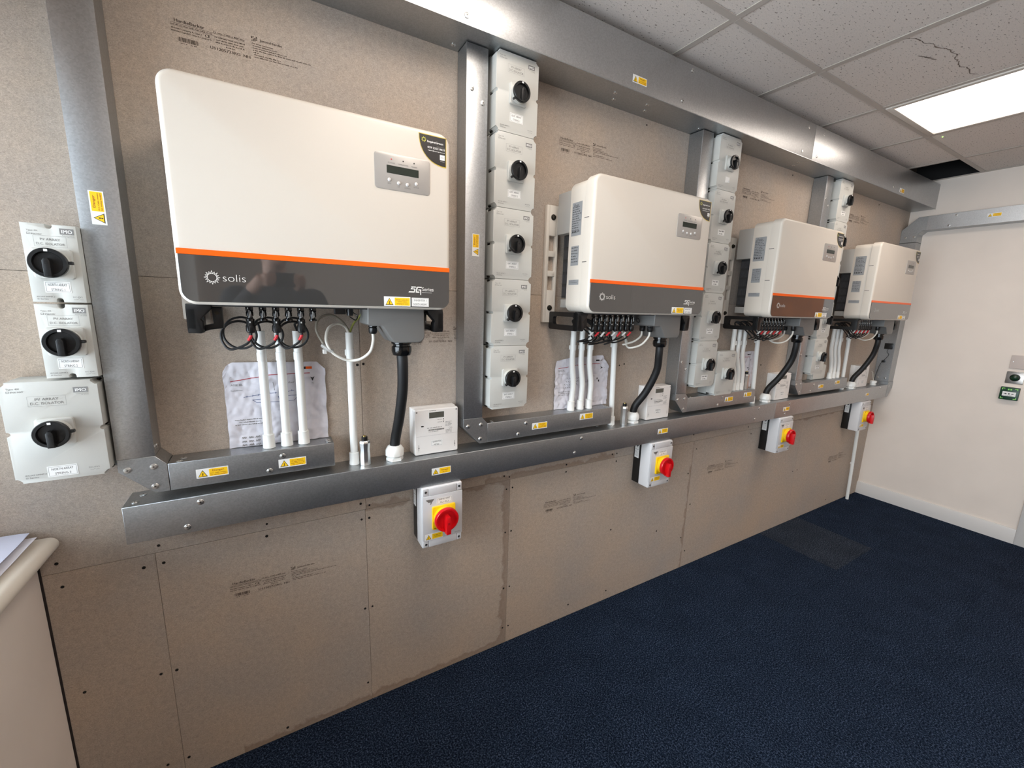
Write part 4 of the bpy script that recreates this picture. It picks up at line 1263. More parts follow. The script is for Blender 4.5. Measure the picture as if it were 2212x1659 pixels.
def inv_handle(s):
    """black moulded carrying handle: slotted side plate and bent front cheek; s = 1 near side, -1 far side"""
    q = MB()
    x0 = 0.0015 if s > 0 else IW - 0.0015
    outer = rrect(-0.203, -0.016, -0.068, 0.001, 0.012, 4)
    inner = rrect(-0.176, -0.045, -0.048, -0.016, 0.009, 4)
    # side plate with an oblong slot, as a bridged ring
    N = len(outer)
    for (xa) in (0, 1):
        pass
    xa, xb = x0, x0 + s * 0.016
    vs = [(xa, y, z) for y, z in outer] + [(xa, y, z) for y, z in inner] + [(xb, y, z) for y, z in outer] + [(xb, y, z) for y, z in inner]
    fs = []
    for i in range(N):
        j = (i + 1) % N
        fs += [(i, j, N + j, N + i), (2 * N + i, 2 * N + j, 3 * N + j, 3 * N + i), (i, j, 2 * N + j, 2 * N + i), (N + i, N + j, 3 * N + j, 3 * N + i)]
    q.add(vs, fs, 'black')
    # front cheek with its angled cut-out
    X = lambda u: x0 + s * u
    q.prism([(X(0.0), -0.066), (X(0.024), -0.068), (X(0.030), -0.066), (X(0.030), -0.040), (X(0.026), -0.034), (X(0.046), -0.012), (X(0.050), 0.0), (X(0.0), 0.0)], -0.176, -0.203, 'black', bev=0.003, seg=2)
    q.prism([(X(0.026), -0.066), (X(0.040), -0.061), (X(0.067), -0.057), (X(0.067), -0.006), (X(0.046), -0.006), (X(0.048), -0.046), (X(0.030), -0.050)], -0.150, -0.176, 'black', bev=0.002, seg=2)
    q.lathe([(0.005, 0), (0.005, 0.003), (0.002, 0.004)], (X(0.056), -0.176, -0.020), (0, -1, 0), 'dark_steel', 12)
    return q
def inv_rail():
    q = MB()
    # vertical wall rail with three oblong openings: outer strips, cross pieces and a folded rim
    x0, x1, z0, z1 = 0.0, 0.058, -0.043, 0.405
    q.box(x0, x0 + 0.016, -0.0185, -0.0005, z0, z1, 'inv_white', bev=0.003, seg=2)
    q.box(x1 - 0.012, x1, -0.0185, -0.0005, z0, z1, 'inv_white', bev=0.003, seg=2)
    cuts = [(0.085, 0.138), (0.160, 0.213), (0.236, 0.292)]
    prev = z0
    for c0, c1 in cuts + [(z1, None)]:
        q.box(x0 + 0.012, x1 - 0.008, -0.018, -0.0005, prev, c0, 'inv_white', bev=0.002, seg=2)
        prev = c1
    return q
def inv_rail_bolts():
    q = MB()
    for z in (0.015, 0.361):
        q.lathe([(0.011, 0), (0.011, 0.002), (0.0075, 0.003), (0.0075, 0.008), (0.004, 0.009)], (0.030, -0.018, z), (0, -1, 0), 'dark_steel', 14)
    return q
def inv_hook():
    q = MB()
    q.box(0.030, 0.075, -0.046, -0.024, 0.320, 0.440, 'inv_alu', bev=0.002, seg=2)
    q.box(0.032, 0.056, -0.0475, -0.045, 0.400, 0.420, 'ink')
    return q
def dc_socket():
    q = MB()
    q.box(-0.0085, 0.0085, -0.0085, 0.0085, -0.012, 0.006, 'black_gloss', bev=0.002, seg=2)
    q.lathe([(0.0075, 0.012), (0.0085, 0.016), (0.0085, 0.024), (0.0062, 0.025), (0.0062, 0.030), (0.0100, 0.032), (0.0100, 0.036), (0.0055, 0.037)], (0, 0, 0), (0, 0, -1), 'black_gloss', 14)
    q.box(-0.0012, 0.0, -0.0094, -0.0086, -0.028, -0.010, 'print_white'); q.box(0.0022, 0.0028, -0.0094, -0.0086, -0.026, -0.012, 'print_white')
    q.box(-0.004, -0.002, -0.0094, -0.0086, -0.006, -0.003, 'print_white')
    return q
def dc_plug():
    q = MB()
    q.lathe([(0.0078, 0.030), (0.0092, 0.034), (0.0092, 0.046), (0.0105, 0.048), (0.0105, 0.064), (0.0085, 0.067), (0.0048, 0.068)], (0, 0, 0), (0, 0, -1), 'black', 12)
    for i in range(6):
        a = 6.2831853 * i / 6
        q.box(0.0102 * math.cos(a) - 0.0009, 0.0102 * math.cos(a) + 0.0009, 0.0102 * math.sin(a) - 0.0009, 0.0102 * math.sin(a) + 0.0009, -0.063, -0.049, 'black')
    q.box(-0.002, 0.001, -0.0098, -0.0090, -0.042, -0.038, 'print_white')
    return q
def ac_box():
    q = MB()
    P = [(0.406, 0.004), (0.568, 0.004), (0.569, -0.068)] + [(0.569 - 0.02 + 0.02 * math.cos(a), -0.078 + 0.02 * math.sin(a)) for a in [math.radians(-18 * i) for i in range(0, 6)]] + [(0.480, -0.098), (0.474, -0.094), (0.447, -0.053), (0.440, -0.049), (0.412, -0.049), (0.404, -0.044)]
    q.prism(P, -0.085, -0.205, 'inv_grey', bev=0.004, seg=3)
    return q
def small_gland():
    q = MB()
    q.lathe([(0.0125, 0.0), (0.0125, 0.005), (0.010, 0.006), (0.012, 0.008), (0.012, 0.020), (0.0095, 0.024), (0.005, 0.025)], (0, 0, 0), (0, 0, -1), 'black', 10)
    return q
def comm_port():
    q = MB()
    q.box(-0.030, 0.0, -0.010, 0.010, -0.016, 0.008, 'black', bev=0.002, seg=1); q.lathe([(0.009, 0), (0.010, 0.010), (0.008, 0.022)], (0.012, 0, 0.002), (0, 0, -1), 'black', 12)
    q.tube([(0.02, 0, -0.01), (0.032, -0.004, -0.02), (0.026, -0.008, -0.032), (0.010, -0.006, -0.022)], 0.0016, 'black', 6)
    return q

INV_X = [-0.457, 0.692, 1.849, 2.957]
INV_LABEL = ['large white inverter with orange stripe seen square on, nearest the window', 'large white inverter with orange stripe, second from the window', 'large white inverter with orange stripe, third from the window', 'large white inverter with orange stripe, nearest the white end wall']
INV_NAME = [('INVERTER 1', 'NORTH ARRAY'), ('INVERTER 2', 'EAST ARRAY'), ('INVERTER 3', '?'), ('INVERTER 4', '?')]
NSOCK = [6, 8, 8, 8]
SOCK_Y = -0.150
def sock_x(i, k):
    return 0.1245 + 0.0293 * k
for i, ix in enumerate(INV_X):
    t = thing('solar_inverter', INV_LABEL[i], 'inverter', (ix, 0, IZ), 'wall mounted solar inverters')
    put('rear_housing', cached('inv_rear', inv_rear), t)
    put('heat_sink', cached('inv_fins', inv_fins), t, 'dark slatted heat sink')
    put('housing', cached('inv_cover', inv_cover), t)
    ld = put('front_cover', cached('inv_lid', inv_lid), t)
    bd = put('dark_band', cached('inv_band', inv_band), t, 'glossy dark grey band along the bottom')
    put('logo', cached('inv_logo', inv_logo), bd, 'white sunburst logo lettered solis')
    put('series_mark', cached('inv_series', inv_series), bd)
    put('orange_stripe', cached('inv_stripe', inv_stripe), t, 'thin orange stripe')
    dp = put('display_panel', cached('inv_display', inv_display), t, 'grey control panel')
    put('printed_text', cached('inv_dprint', inv_display_print), dp)
    put('screen', cached('inv_lcd', lambda: MB().box(0.4545, 0.5385, YFRONT - 0.0022, YFRONT - 0.001, 0.346, 0.365, 'lcd', bev=0.0004)), dp)
    for k, x in enumerate((0.467, 0.4975, 0.5265)):
        o = put('indicator', cached('inv_led%d' % (k > 0), lambda: MB().lathe([(0.0016, 0.001), (0.0016, 0.0022), (0.0008, 0.0026)], (0, YFRONT, 0), (0, -1, 0), 'red_led' if k == 0 else 'ink', 10)), dp)
        o.location = (x, 0, 0.380)
    for x, z in ((0.461, 0.3300), (0.485, 0.3250), (0.508, 0.3245), (0.532, 0.3300)):
        o = put('button', cached('inv_btn', lambda: MB().lathe([(0.0047, 0.001), (0.0046, 0.0025), (0.0032, 0.0042), (0.0008, 0.0048)], (0, YFRONT, 0), (0, -1, 0), 'button', 14)), dp)
        o.location = (x, 0, z)
    put('company_sticker', cached('inv_sticker', inv_sticker), t, 'black and gold corner sticker with a phone number')
    stick('inv', t, 0.475, YFRONT - 0.0016, 0.0205, 'white and yellow warning sticker', sc=0.99)
    name_sticker(t, 0.5395, 0.0205, YFRONT - 0.0014, *INV_NAME[i], w=0.049, h=0.024)
    for key, a in (('sp1', (-0.132, -0.188, 0.276, 0.391, 12, True)), ('sp2', (-0.137, -0.182, 0.171, 0.240, 6, False)), ('sp3', (-0.132, -0.190, 0.102, 0.120, 2, False))):
        put('rating_plate', cached('inv_' + key, lambda: side_plate(*a)), t, 'silver printed rating plate')
    put('handle', cached('inv_handle_a', lambda: inv_handle(1)), t, 'black slotted carrying handle')
    put('handle', cached('inv_handle_b', lambda: inv_handle(-1)), t, 'black slotted carrying handle')
    for dx in (-0.030, IW - 0.028):
        r = put('wall_rail', cached('inv_rail', inv_rail), t, 'white slotted wall rail'); r.location = (dx, 0, 0)
        bb = put('rail_bolts', cached('inv_railb', inv_rail_bolts), r); bb['kind'] = 'stuff'
    put('hook', cached('inv_hook', inv_hook), t)
    for k in range(NSOCK[i]):
        o = put('cable_socket', cached('dc_socket', dc_socket), t); o.location = (sock_x(i, k), SOCK_Y, -0.003)
    put('underside', cached('inv_under', lambda: MB().box(0.05, 0.58, -0.20, -0.122, -0.004, 0.006, 'fin_dark', bev=0.001)), t)
    put('terminal_box', cached('ac_box', ac_box), t, 'grey cable terminal box')
    for j, dx in enumerate((0.426,) if i == 0 else (0.426, 0.430)):
        o = put('small_gland', cached('small_gland', small_gland), t)
        o.location = (dx, -0.165 if j == 0 else -0.118, -0.049)
    o = put('comm_port', cached('comm_port', comm_port), t); o.location = (0.358, -0.13, -0.004)

# ================================================================== POWER CABLES
def gland_white():
    q = MB()
    q.lathe([(0.029, 0.0), (0.029, 0.010), (0.0255, 0.012), (0.0255, 0.016)], (0, 0, 0), (0, 0, 1), 'pvc', 6)
    q.lathe([(0.026, 0.012), (0.031, 0.018), (0.031, 0.036), (0.024, 0.048), (0.0175, 0.052)], (0, 0, 0), (0, 0, 1), 'pvc', 10)
    return q
def gland_black():
    q = MB()
    q.lathe([(0.0300, 0.0), (0.0300, 0.007), (0.0255, 0.009), (0.0255, 0.014), (0.0295, 0.016), (0.0300, 0.030), (0.0260, 0.042), (0.0175, 0.044)], (0, 0, 0), (0, 0, -1), 'black_gloss', 12)
    return q
WG = [(0.051, -0.056), (1.177, -0.055), (2.297, -0.055), (3.430, -0.055)]
PC_LABEL = ['thick black power cable hanging nearly straight from the first inverter to a white gland', 'thick black power cable curving down from the second inverter to a white gland', 'thick black power cable curving down from the third inverter to a white gland', 'thick black power cable curving down from the fourth inverter to a white gland']
for i, ix in enumerate(INV_X):
    gx, gy = WG[i]
    t = thing('power_cable', PC_LABEL[i], 'cable', (gx, gy, 0.9808), 'black power cables')
    top = Vector((ix + 0.513 - gx, -0.150 - gy, IZ - 0.098 - 0.9808))
    h = top.z
    bow = 0.006 if i == 0 else 0.022
    pts = [top + Vector((0, 0, -0.036)), top + Vector((0.002, 0.0, -0.075)), Vector((top.x * 0.86 + bow, top.y * 0.80, h * 0.62)), Vector((top.x * 0.45 + bow * 0.9, top.y * 0.42, h * 0.38)), Vector((top.x * 0.08 + 0.003, top.y * 0.08, 0.085)), Vector((0, 0, 0.044))]
    MB().tube(pts, 0.0165, 'rubber', 18, 10).build('sheath', t)
    put('lower_gland', cached('gland_white', gland_white), t, 'white hexagonal cable gland')
    g = put('upper_gland', cached('gland_black', gland_black), t, 'black ribbed cable gland'); g.location = top

# ================================================================== SOLAR CABLES
def solar_cable(path, plug, label, group, sleeve=None, sl=(0.10, 0.16), r=0.0031):
    """plug = socket position in the world; path = world points from the plug tail onwards"""
    t = thing('solar_cable', label, 'cable', plug, group)
    P = Vector(plug)
    put('plug', cached('dc_plug', dc_plug), t)
    pts = [Vector((0, 0, -0.060))] + [Vector(p) - P for p in path]
    MB().tube(pts, r, 'rubber', 8, 7).build('sheath', t)
    if sleeve:
        # sleeve follows the first bend below the plug
        a = pts[1]; b2 = pts[2]
        MB().tube([pts[0].lerp(a, 0.75), a, a.lerp(b2, 0.55)], r + 0.0010, sleeve, 9, 5).build('sleeve', t, 'red marker sleeve' if sleeve == 'sleeve_red' else 'white marker sleeve')
    return t
COND_X = [[-0.315, -0.268, -0.222], [0.8070, 0.8540, 0.9010], [1.9260, 1.9760, 2.0250], [3.0650, 3.1180, 3.1750]]
COND_Z = [1.418, 1.430, 1.430, 1.425]
for j, k in enumerate((0, 2, 4)):
    px = INV_X[0] + sock_x(0, k)
    pz = IZ - 0.003
    c = Vector((px - 0.031 + 0.004 * j, -0.125, 1.409))
    path = [(px - 0.002, -0.15, pz - 0.078), (px - 0.012, -0.150, pz - 0.096)]
    for n in range(1, 16):
        a = math.radians(-78 - 40 * n)
        rr = 0.0355 + 0.0004 * n
        path.append((c.x + rr * math.cos(a) + 0.0004 * n, -0.148 + 0.0062 * n, c.z + rr * math.sin(a) + 0.0005 * n))
    path += [(COND_X[0][j] - 0.004, -0.046, 1.440), (COND_X[0][j], -0.040, 1.42), (COND_X[0][j], -0.040, 1.40)]
    solar_cable(path, (px, SOCK_Y, pz), 'black looped solar cable with red sleeve from the %s plug of the first inverter' % ('first', 'second', 'third')[j], 'looped solar cables under the first inverter', 'sleeve_red')
random.seed(17)
for i in (1, 2, 3):
    nm = ORD[i]
    for k in range(8):
        px = INV_X[i] + sock_x(i, k); pz = IZ - 0.003
        cx = COND_X[i][k % 3]
        d = px - cx
        sag = 0.020 + 0.006 * (k % 3) + 0.002 * i
        y = SOCK_Y
        path = [(px - 0.004, y, pz - 0.074), (px - 0.028, y + 0.004, pz - 0.086 - sag * 0.5), (px - 0.06 - 0.12 * max(d, 0), y + 0.018, pz - 0.088 - sag), (cx + 0.055 + 0.2 * max(d, 0), y + 0.055, pz - 0.082 - sag * 0.9 + 0.004 * (k % 4)),
                (cx + 0.018 * (k % 3), -0.068, pz - 0.046 + 0.005 * (k % 4)), (cx - 0.014 + 0.007 * (k % 3), -0.046, pz - 0.030 + 0.004 * (k % 3)), (cx - 0.004 + 0.003 * (k % 3), -0.040, pz - 0.050), (cx - 0.003 + 0.003 * (k % 3), -0.040, COND_Z[i] - 0.03)]
        solar_cable(path, (px, y, pz), 'black solar cable with %s sleeve from the %s plug of the %s inverter' % ('red' if k % 2 else 'white', ORD[k], nm), 'solar cables under the %s inverter' % nm, 'sleeve_red' if k % 2 else 'sleeve_white')

# ================================================================== CONDUITS
def conduit(pts, label, group, adaptor=True, couple=None, clip=None, r=0.0118):
    base = Vector(pts[0])
    t = thing('pvc_conduit', label, 'conduit', base, group)
    loc = [Vector(p) - base for p in pts]
    top = loc[-1]
    q = MB(); q.tube(loc, r, 'pvc', 18, 8, cap=False)
    q.tube([loc[-1] + Vector((0, 0, 0.0)), loc[-1] + Vector((0, 0, -0.03))], r - 0.0015, 'iso_base', 18, 1, cap=False)
    q.build('tube', t)
    if adaptor:
        put('adaptor', cached('adaptor', lambda: MB().lathe([(0.0165, 0.0), (0.0165, 0.008), (0.0158, 0.010), (0.0155, 0.040), (0.0145, 0.0405), (0.0115, 0.0405)], (0, 0, 0), (0, 0, 1), 'pvc', 20)), t)
    if couple:
        z = couple - base.z
        f = min(max(z / top.z, 0), 1)
        o = put('coupler', cached('coupler', lambda: MB().lathe([(0.0117, -0.012), (0.0126, -0.0115), (0.0126, 0.0115), (0.0117, 0.012)], (0, 0, 0), (0, 0, 1), 'pvc', 20, cap=False)), t)
        o.location = (top.x * f, top.y * f, z)
    if clip:
        z = clip - base.z
        f = min(max(z / top.z, 0), 1)
        o = put('clip', cached('clip', lambda: MB().box(-0.0146, -0.0108, -0.004, 0.008, -0.009, 0.009, 'pvc', bev=0.001).box(-0.0125, 0.0125, 0.0095, 0.0130, -0.009, 0.009, 'pvc', bev=0.001)), t)
        o.location = (top.x * f, top.y * f, z)
    return t
for i in range(4):
    zb = 1.0735
    nm = ORD[i]
    for j in range(3):
        x = COND_X[i][j]
        if i == 0:
            pts = [(x, -0.04, zb), (x, -0.04, 1.20), (x, -0.04, 1.33), (x - 0.001, -0.04, COND_Z[0])]
        else:
            xb = [[0.8130, 0.8640, 0.9130], [1.975, 2.010, 2.050], [3.105, 3.155, 3.215]][i - 1][j]
            pts = [(xb, -0.04, zb), (xb + 0.004, -0.04, 1.13), (xb * 0.6 + x * 0.4 + 0.009, -0.04, 1.19), (x + 0.002, -0.04, 1.27), (x, -0.04, 1.34), (x, -0.04, COND_Z[i])]
        conduit(pts, 'white plastic conduit under the %s inverter, %s of its three on the short trunking' % (nm, ('first', 'second', 'third')[j]), 'white conduits under the %s inverter' % nm, couple=1.345, clip=1.345 if i else None)
xs4 = [(-0.077, -0.077), (1.0560, 1.0380), (2.1850, 2.1560), (3.318, 3.302)]
for i, (xb, xt) in enumerate(xs4):
    conduit([(xb, -0.04, 0.9808), (xb * .66 + xt * .34, -0.04, 1.13), (xb * .33 + xt * .67, -0.04, 1.27), (xt, -0.04, COND_Z[i] - 0.005)], 'white plastic conduit under the %s inverter standing alone on the main trunking' % ORD[i], 'single white conduits on the main trunking', couple=1.35, clip=1.35)
# the drop to the floor below the last isolator
t = conduit([(3.815, -0.030, 0.0), (3.80, -0.030, 0.22), (3.786, -0.030, 0.40), (3.765, -0.030, 0.66), (3.752, -0.030, 0.8785)], 'white plastic conduit running from the main trunking down to the carpet by the end wall', 'floor conduit', adaptor=False, clip=0.60)
o = put('clip', CACHE['clip'], t); o.location = (-0.022, 0, 0.32)

# ================================================================== SMALL CABLES
def cable(name, label, pts, r, m, group=None, extra=None):
    base = Vector(pts[-1])
    t = thing(name, label, 'cable', base, group)
    MB().tube([Vector(p) - base for p in pts], r, m, 10, 8).build('sheath', t)
    if extra:
        extra(t, base)
    return t
def conn(t, base):
    q = MB(); p = Vector((-0.139, -0.1, 1.364)) - base
    q.tube([p + Vector((-0.022, 0.012, 0.016)), p + Vector((-0.008, 0.004, 0.004)), p + Vector((0.006, 0, -0.003))], 0.0062, 'inv_alu', 8, 4)
    q.box(p.x - 0.022, p.x - 0.010, p.y + 0.002, p.y + 0.010, p.z - 0.010, p.z + 0.004, 'print_white', bev=0.002, seg=1)
    q.build('connector', t, 'clear plastic cable joint')
cable('data_cable', 'white data cable looping under the first inverter into a white conduit', [(-0.031, -0.165, 1.418), (-0.030, -0.160, 1.395), (-0.036, -0.14, 1.362), (-0.060, -0.115, 1.338), (-0.090, -0.10, 1.333), (-0.118, -0.10, 1.345), (-0.139, -0.1, 1.364), (-0.150, -0.095, 1.395), (-0.141, -0.085, 1.428), (-0.116, -0.07, 1.441), (-0.092, -0.052, 1.433), (-0.081, -0.042, 1.415), (-0.079, -0.04, 1.39)], 0.0042, 'cable_white', None, conn)
cable('data_cable', 'grey data cable looping behind the white one under the first inverter', [(-0.152, -0.088, 1.374), (-0.168, -0.08, 1.407), (-0.173, -0.075, 1.430), (-0.163, -0.07, 1.456), (-0.132, -0.06, 1.467), (-0.101, -0.05, 1.450), (-0.080, -0.041, 1.420), (-0.077, -0.04, 1.39)], 0.0036, 'cable_grey')
cable('earth_cable', 'thin green and yellow earth cable from the conduit to the first inverter terminal box', [(-0.048, -0.10, 1.474), (-0.055, -0.09, 1.462), (-0.067, -0.06, 1.440), (-0.074, -0.042, 1.415), (-0.075, -0.04, 1.39)], 0.003, 'cable_green')
for i in (1, 2, 3):
    ix = INV_X[i]; xt = xs4[i][1]
    nm = ORD[i]
    for j, (dx, y0, zl) in enumerate(((0.426, -0.165, 0.0), (0.430, -0.118, 0.010))):
        a = ix + dx
        cable('data_cable', 'white data cable sagging under the %s inverter, %s of the pair' % (nm, ('front', 'rear')[j]), [(a, y0, 1.418), (a - 0.006, y0, 1.395), (a - 0.035, y0 + 0.01, 1.362 + zl), (a - 0.075, y0 + 0.03, 1.348 + zl), ((a + xt) / 2 - 0.02, -0.095, 1.355 + zl), (xt + 0.035, -0.065, 1.392), (xt + 0.010, -0.044, COND_Z[i] + 0.006), (xt + 0.003 - 0.005 * j, -0.04, COND_Z[i] - 0.025)], 0.0042, 'cable_white', 'white data cable pairs')
# metal canisters
def canister(x, y, z, label, h=0.075):
    t = thing('metal_canister', label, 'canister', (x, y, z), 'silver metal canisters by the conduits')
    k = h / 0.075
    def bd():
        q = MB()
        vs = []
        prof = [(0.0115, 0.0), (0.0115, 0.028), (0.0105, 0.045), (0.0120, 0.066), (0.0120, 0.072), (0.0100, 0.075)]
        q.lathe(prof, (0, 0, 0), (0, 0, 1), 'steel', 8)
        return q
    o = put('body', cached('canister_body', bd), t); o.scale = (1.45, 1.45, k)
    o = put('cap', cached('canister_cap', lambda: MB().lathe([(0.0095, 0.0), (0.0095, 0.012), (0.0088, 0.013)], (0, 0, 0), (0, 0, 1), 'black', 18)), t, 'black cap'); o.location = (0, 0, h)
    o = put('contact', cached('canister_tip', lambda: MB().lathe([(0.0050, 0.0), (0.0048, 0.003), (0.002, 0.0042)], (0, 0, 0), (0, 0, 1), 'brass', 12)), t); o.location = (0, 0, h + 0.013)
canister(-0.0465, -0.058, 0.9808, 'small silver metal canister with black cap beside the first inverter conduit', 0.082)
canister(1.1080, -0.066, 0.9808, 'small silver metal canister with black cap beside the second inverter conduit', 0.088)
canister(2.0930, -0.040, 1.0735, 'small silver metal canister with black cap on the third inverter trunking', 0.088)

# ================================================================== CREASED DRAWINGS
def paper_sheet(x0, x1, z0, top, label, kind, seed):
    """creased sheet leaning against the wall; top = [(u, z)] outline of the upper edge"""
    def ztop(u):
        for (a, za), (c, zc) in zip(top[:-1], top[1:]):
            if a <= u <= c:
                return za + (zc - za) * (u - a) / max(1e-6, c - a)
        return top[-1][1]
    def bumpy(x, z):
        v = Vector((x * 22 + seed, z * 22, seed))
        f = abs(noise.noise(v)) * 0.011 + abs(noise.noise(v * 2.3)) * 0.006 + abs(noise.noise(v * 5.0)) * 0.002
        return -0.0035 - f - 0.010 * max(0, 0.3 - abs((z - z0) / 0.25 - 0.05))
    t = thing('creased_drawing', label, 'paper', ((x0 + x1) / 2, 0, z0), 'creased paper drawings behind the conduits')
    ox = (x0 + x1) / 2
    nx, nz = 70, 60
    vs, fs = [], []
    for j in range(nz + 1):
        for i in range(nx + 1):
            u = i / nx
            zt = ztop(u)
            z = z0 + (zt - z0) * j / nz
            edge = 0.003 * noise.noise(Vector((seed, z * 30, 3 if u < .5 else 9)))
            x = x0 + (x1 - x0) * u + (edge if i in (0, nx) else 0)
            vs.append((x - ox, bumpy(x, z), z - z0))
    for j in range(nz):
        for i in range(nx):
            a = j * (nx + 1) + i
            fs.append((a, a + 1, a + nx + 2, a + nx + 1))
    sh = MB().add(vs, fs, 'paper').build('sheet', t)
    q = MB()
    q.warp = lambda p: Vector((p.x, bumpy(p.x + ox, p.z + z0) - 0.0008 + p.y, p.z))
    w = x1 - x0
    X = lambda u: x0 - ox + w * u
    Zr = lambda v: (ztop(0.5) - z0) * v
    n = 24
    for i in range(n):
        a, c = 0.06 + 0.78 * i / n, 0.06 + 0.78 * (i + 1) / n
        za, zc = Zr(0.78 + 0.07 * min(1, a * 2.2)), Zr(0.78 + 0.07 * min(1, c * 2.2))
        q.add([(X(a), 0, za - 0.0011), (X(c), 0, zc - 0.0011), (X(c), 0, zc + 0.0011), (X(a), 0, za + 0.0011)], [(0, 1, 2, 3)], 'ink_line')
    q.text('ASSE BL', X(0.06), Zr(0.735), 0.006, 'ink_soft', 0, 'L', w=w * 0.11)
    q.text('Roof overview', X(0.06), Zr(0.675), 0.004, 'ink_soft', 0, 'L', w=w * 0.105)
    ax, az = X(0.865), Zr(0.765)
    if kind == 0:
        q.add([(ax - 0.006, 0, az + 0.010), (ax, 0, az + 0.006), (ax + 0.006, 0, az + 0.010), (ax, 0, az - 0.005)], [(0, 1, 3), (1, 2, 3)], 'ink')
        q.text('N', ax, az - 0.013, 0.005, 'ink_soft', 0, 'C')
    else:
        q.add([(ax - 0.008, 0, az + 0.006), (ax - 0.004, 0, az), (ax - 0.008, 0, az - 0.006), (ax + 0.006, 0, az)], [(0, 1, 3), (1, 2, 3)], 'ink')
        q.text('N', ax + 0.013, az - 0.002, 0.004, 'ink_soft', 0, 'C')
    q.add([(X(0.74), 0, Zr(0.90)), (X(0.80), 0, Zr(0.90)), (X(0.80), 0, Zr(0.93)), (X(0.74), 0, Zr(0.93))], [(0, 1, 2, 3)], 'ink')
    q.add([(X(0.80), 0, Zr(0.90)), (X(0.865), 0, Zr(0.90)), (X(0.865), 0, Zr(0.93)), (X(0.80), 0, Zr(0.93))], [(0, 1, 2, 3)], 'orange' if kind == 0 else 'ink_grey')
    for i, ww in enumerate((.26, .2, .28)):
        q.dashes(X(0.07 + .04 * (i == 1)), Zr(0.325 - 0.03 * i), w * ww, 0.0034, 'ink_soft', 0, i)
    def seg(u0, v0, u1, v1, m='ink_blue', th=0.0006):
        k = 6
        for i in range(k):
            a = (X(u0 + (u1 - u0) * i / k), Zr(v0 + (v1 - v0) * i / k)); c = (X(u0 + (u1 - u0) * (i + 1) / k), Zr(v0 + (v1 - v0) * (i + 1) / k))
            d = Vector((c[0] - a[0], c[1] - a[1])); d = Vector((-d.y, d.x)).normalized() * th
            q.add([(a[0] - d.x, 0, a[1] - d.y), (c[0] - d.x, 0, c[1] - d.y), (c[0] + d.x, 0, c[1] + d.y), (a[0] + d.x, 0, a[1] + d.y)], [(0, 1, 2, 3)], m)
    if kind == 0:
        seg(0.17, 0.60, 0.36, 0.62); seg(0.36, 0.62, 0.72, 0.645)
        for i in range(9):
            seg(0.20 + 0.055 * i, 0.595 + 0.005 * i, 0.202 + 0.055 * i, 0.615 + 0.005 * i)
        seg(0.25, 0.56, 0.36, 0.565); seg(0.25, 0.56, 0.29, 0.525); seg(0.29, 0.525, 0.56, 0.515); seg(0.56, 0.515, 0.66, 0.52); seg(0.66, 0.52, 0.70, 0.565); seg(0.50, 0.58, 0.70, 0.585); seg(0.50, 0.58, 0.51, 0.55); seg(0.36, .52, .40, .48)
        seg(0.46, 0.76, 0.47, 0.66, 'ink_soft'); q.text('Roof', X(.64), Zr(.735), 0.006, 'ink_soft', 0, 'C', slant=.3)
        for j in range(3):
            for i in range(3):
                u, v = 0.12 + .065 * i, .10 - .045 * j
                for k in range(3):
                    seg(u + .015 * k, v, u + .008 + .015 * k, v + .022, 'ink_grey'); seg(u + .008 + .015 * k, v + .022, u + .015 + .015 * k, v + .002, 'ink_grey')
    else:
        for j in range(4):
            for i in range(7):
                seg(0.16 + .02 * (3 - j) + 0.035 * i, 0.60 - 0.06 * j, 0.18 + .02 * (3 - j) + 0.035 * i, 0.575 - 0.06 * j, 'ink_soft', 0.0009)
        for (u, v, s) in ((.77, .53, 1), (.80, .48, 1.1), (.60, .56, .8), (.60, .50, .8), (.62, .44, .8), (.62, .22, .9), (.63, .16, .9)):
            q.add([(X(u), 0, Zr(v)), (X(u) + .007 * s, 0, Zr(v) + .001), (X(u) + .007 * s, 0, Zr(v) + .009 * s), (X(u), 0, Zr(v) + .008 * s)], [(0, 1, 2, 3)], 'ink')
        seg(.60, .62, .60, .12, 'ink_soft'); seg(.60, .62, .74, .60, 'ink_soft')
    q.build('drawing', sh)
paper_sheet(-0.415, -0.150, 1.074, [(0, 1.300), (0.035, 1.318), (0.09, 1.327), (0.92, 1.321), (1.0, 1.298)], 'crumpled paper roof drawing behind the conduits of the first inverter', 0, 2.3)
paper_sheet(0.745, 1.045, 1.074, [(0, 1.255), (0.02, 1.285), (0.25, 1.297), (0.86, 1.303), (1.0, 1.252)], 'crumpled paper roof drawing behind the conduits of the second inverter', 1, 7.9)
paper_sheet(1.930, 2.205, 1.074, [(0, 1.285), (0.9, 1.290), (1.0, 1.286)], 'smooth paper roof drawing behind the conduits of the third inverter', 1, 5.1)

# ================================================================== END WALL FITTINGS
RX = Matrix.Translation((XE, 0, 0)) @ Matrix.Rotation(-math.pi / 2, 4, 'Z')   # local x runs towards the viewer along the end wall
def wall_thing(name, label, cat, y, z):
    t = thing(name, label, cat, (XE, y, z))
    t.rotation_euler = (0, 0, -math.pi / 2)
    return t
t = wall_thing('blank_plate', 'plain pale blanking plate on the end wall above the steel exit button', 'wall plate', -0.688, 1.195)
MB().prism(rrect(0, 0.148, 0, 0.090, 0.004, 3), 0, -0.009, 'plate_plain', bev=0.002, seg=2).build('plate', t)
for x in (0.012, 0.136):
    MB().lathe([(0.003, 0), (0.003, 0.0012), (0.001, 0.0016)], (x, -0.009, 0.045), (0, -1, 0), 'steel', 10).build('screw', t)
t = wall_thing('exit_button', 'brushed steel exit plate with dark green dome button on the end wall', 'exit button', -0.684, 1.093)
MB().prism(rrect(0, 0.082, 0, 0.082, 0.004, 3), 0, -0.006, 'brushed', bev=0.0015, seg=2).build('plate', t)
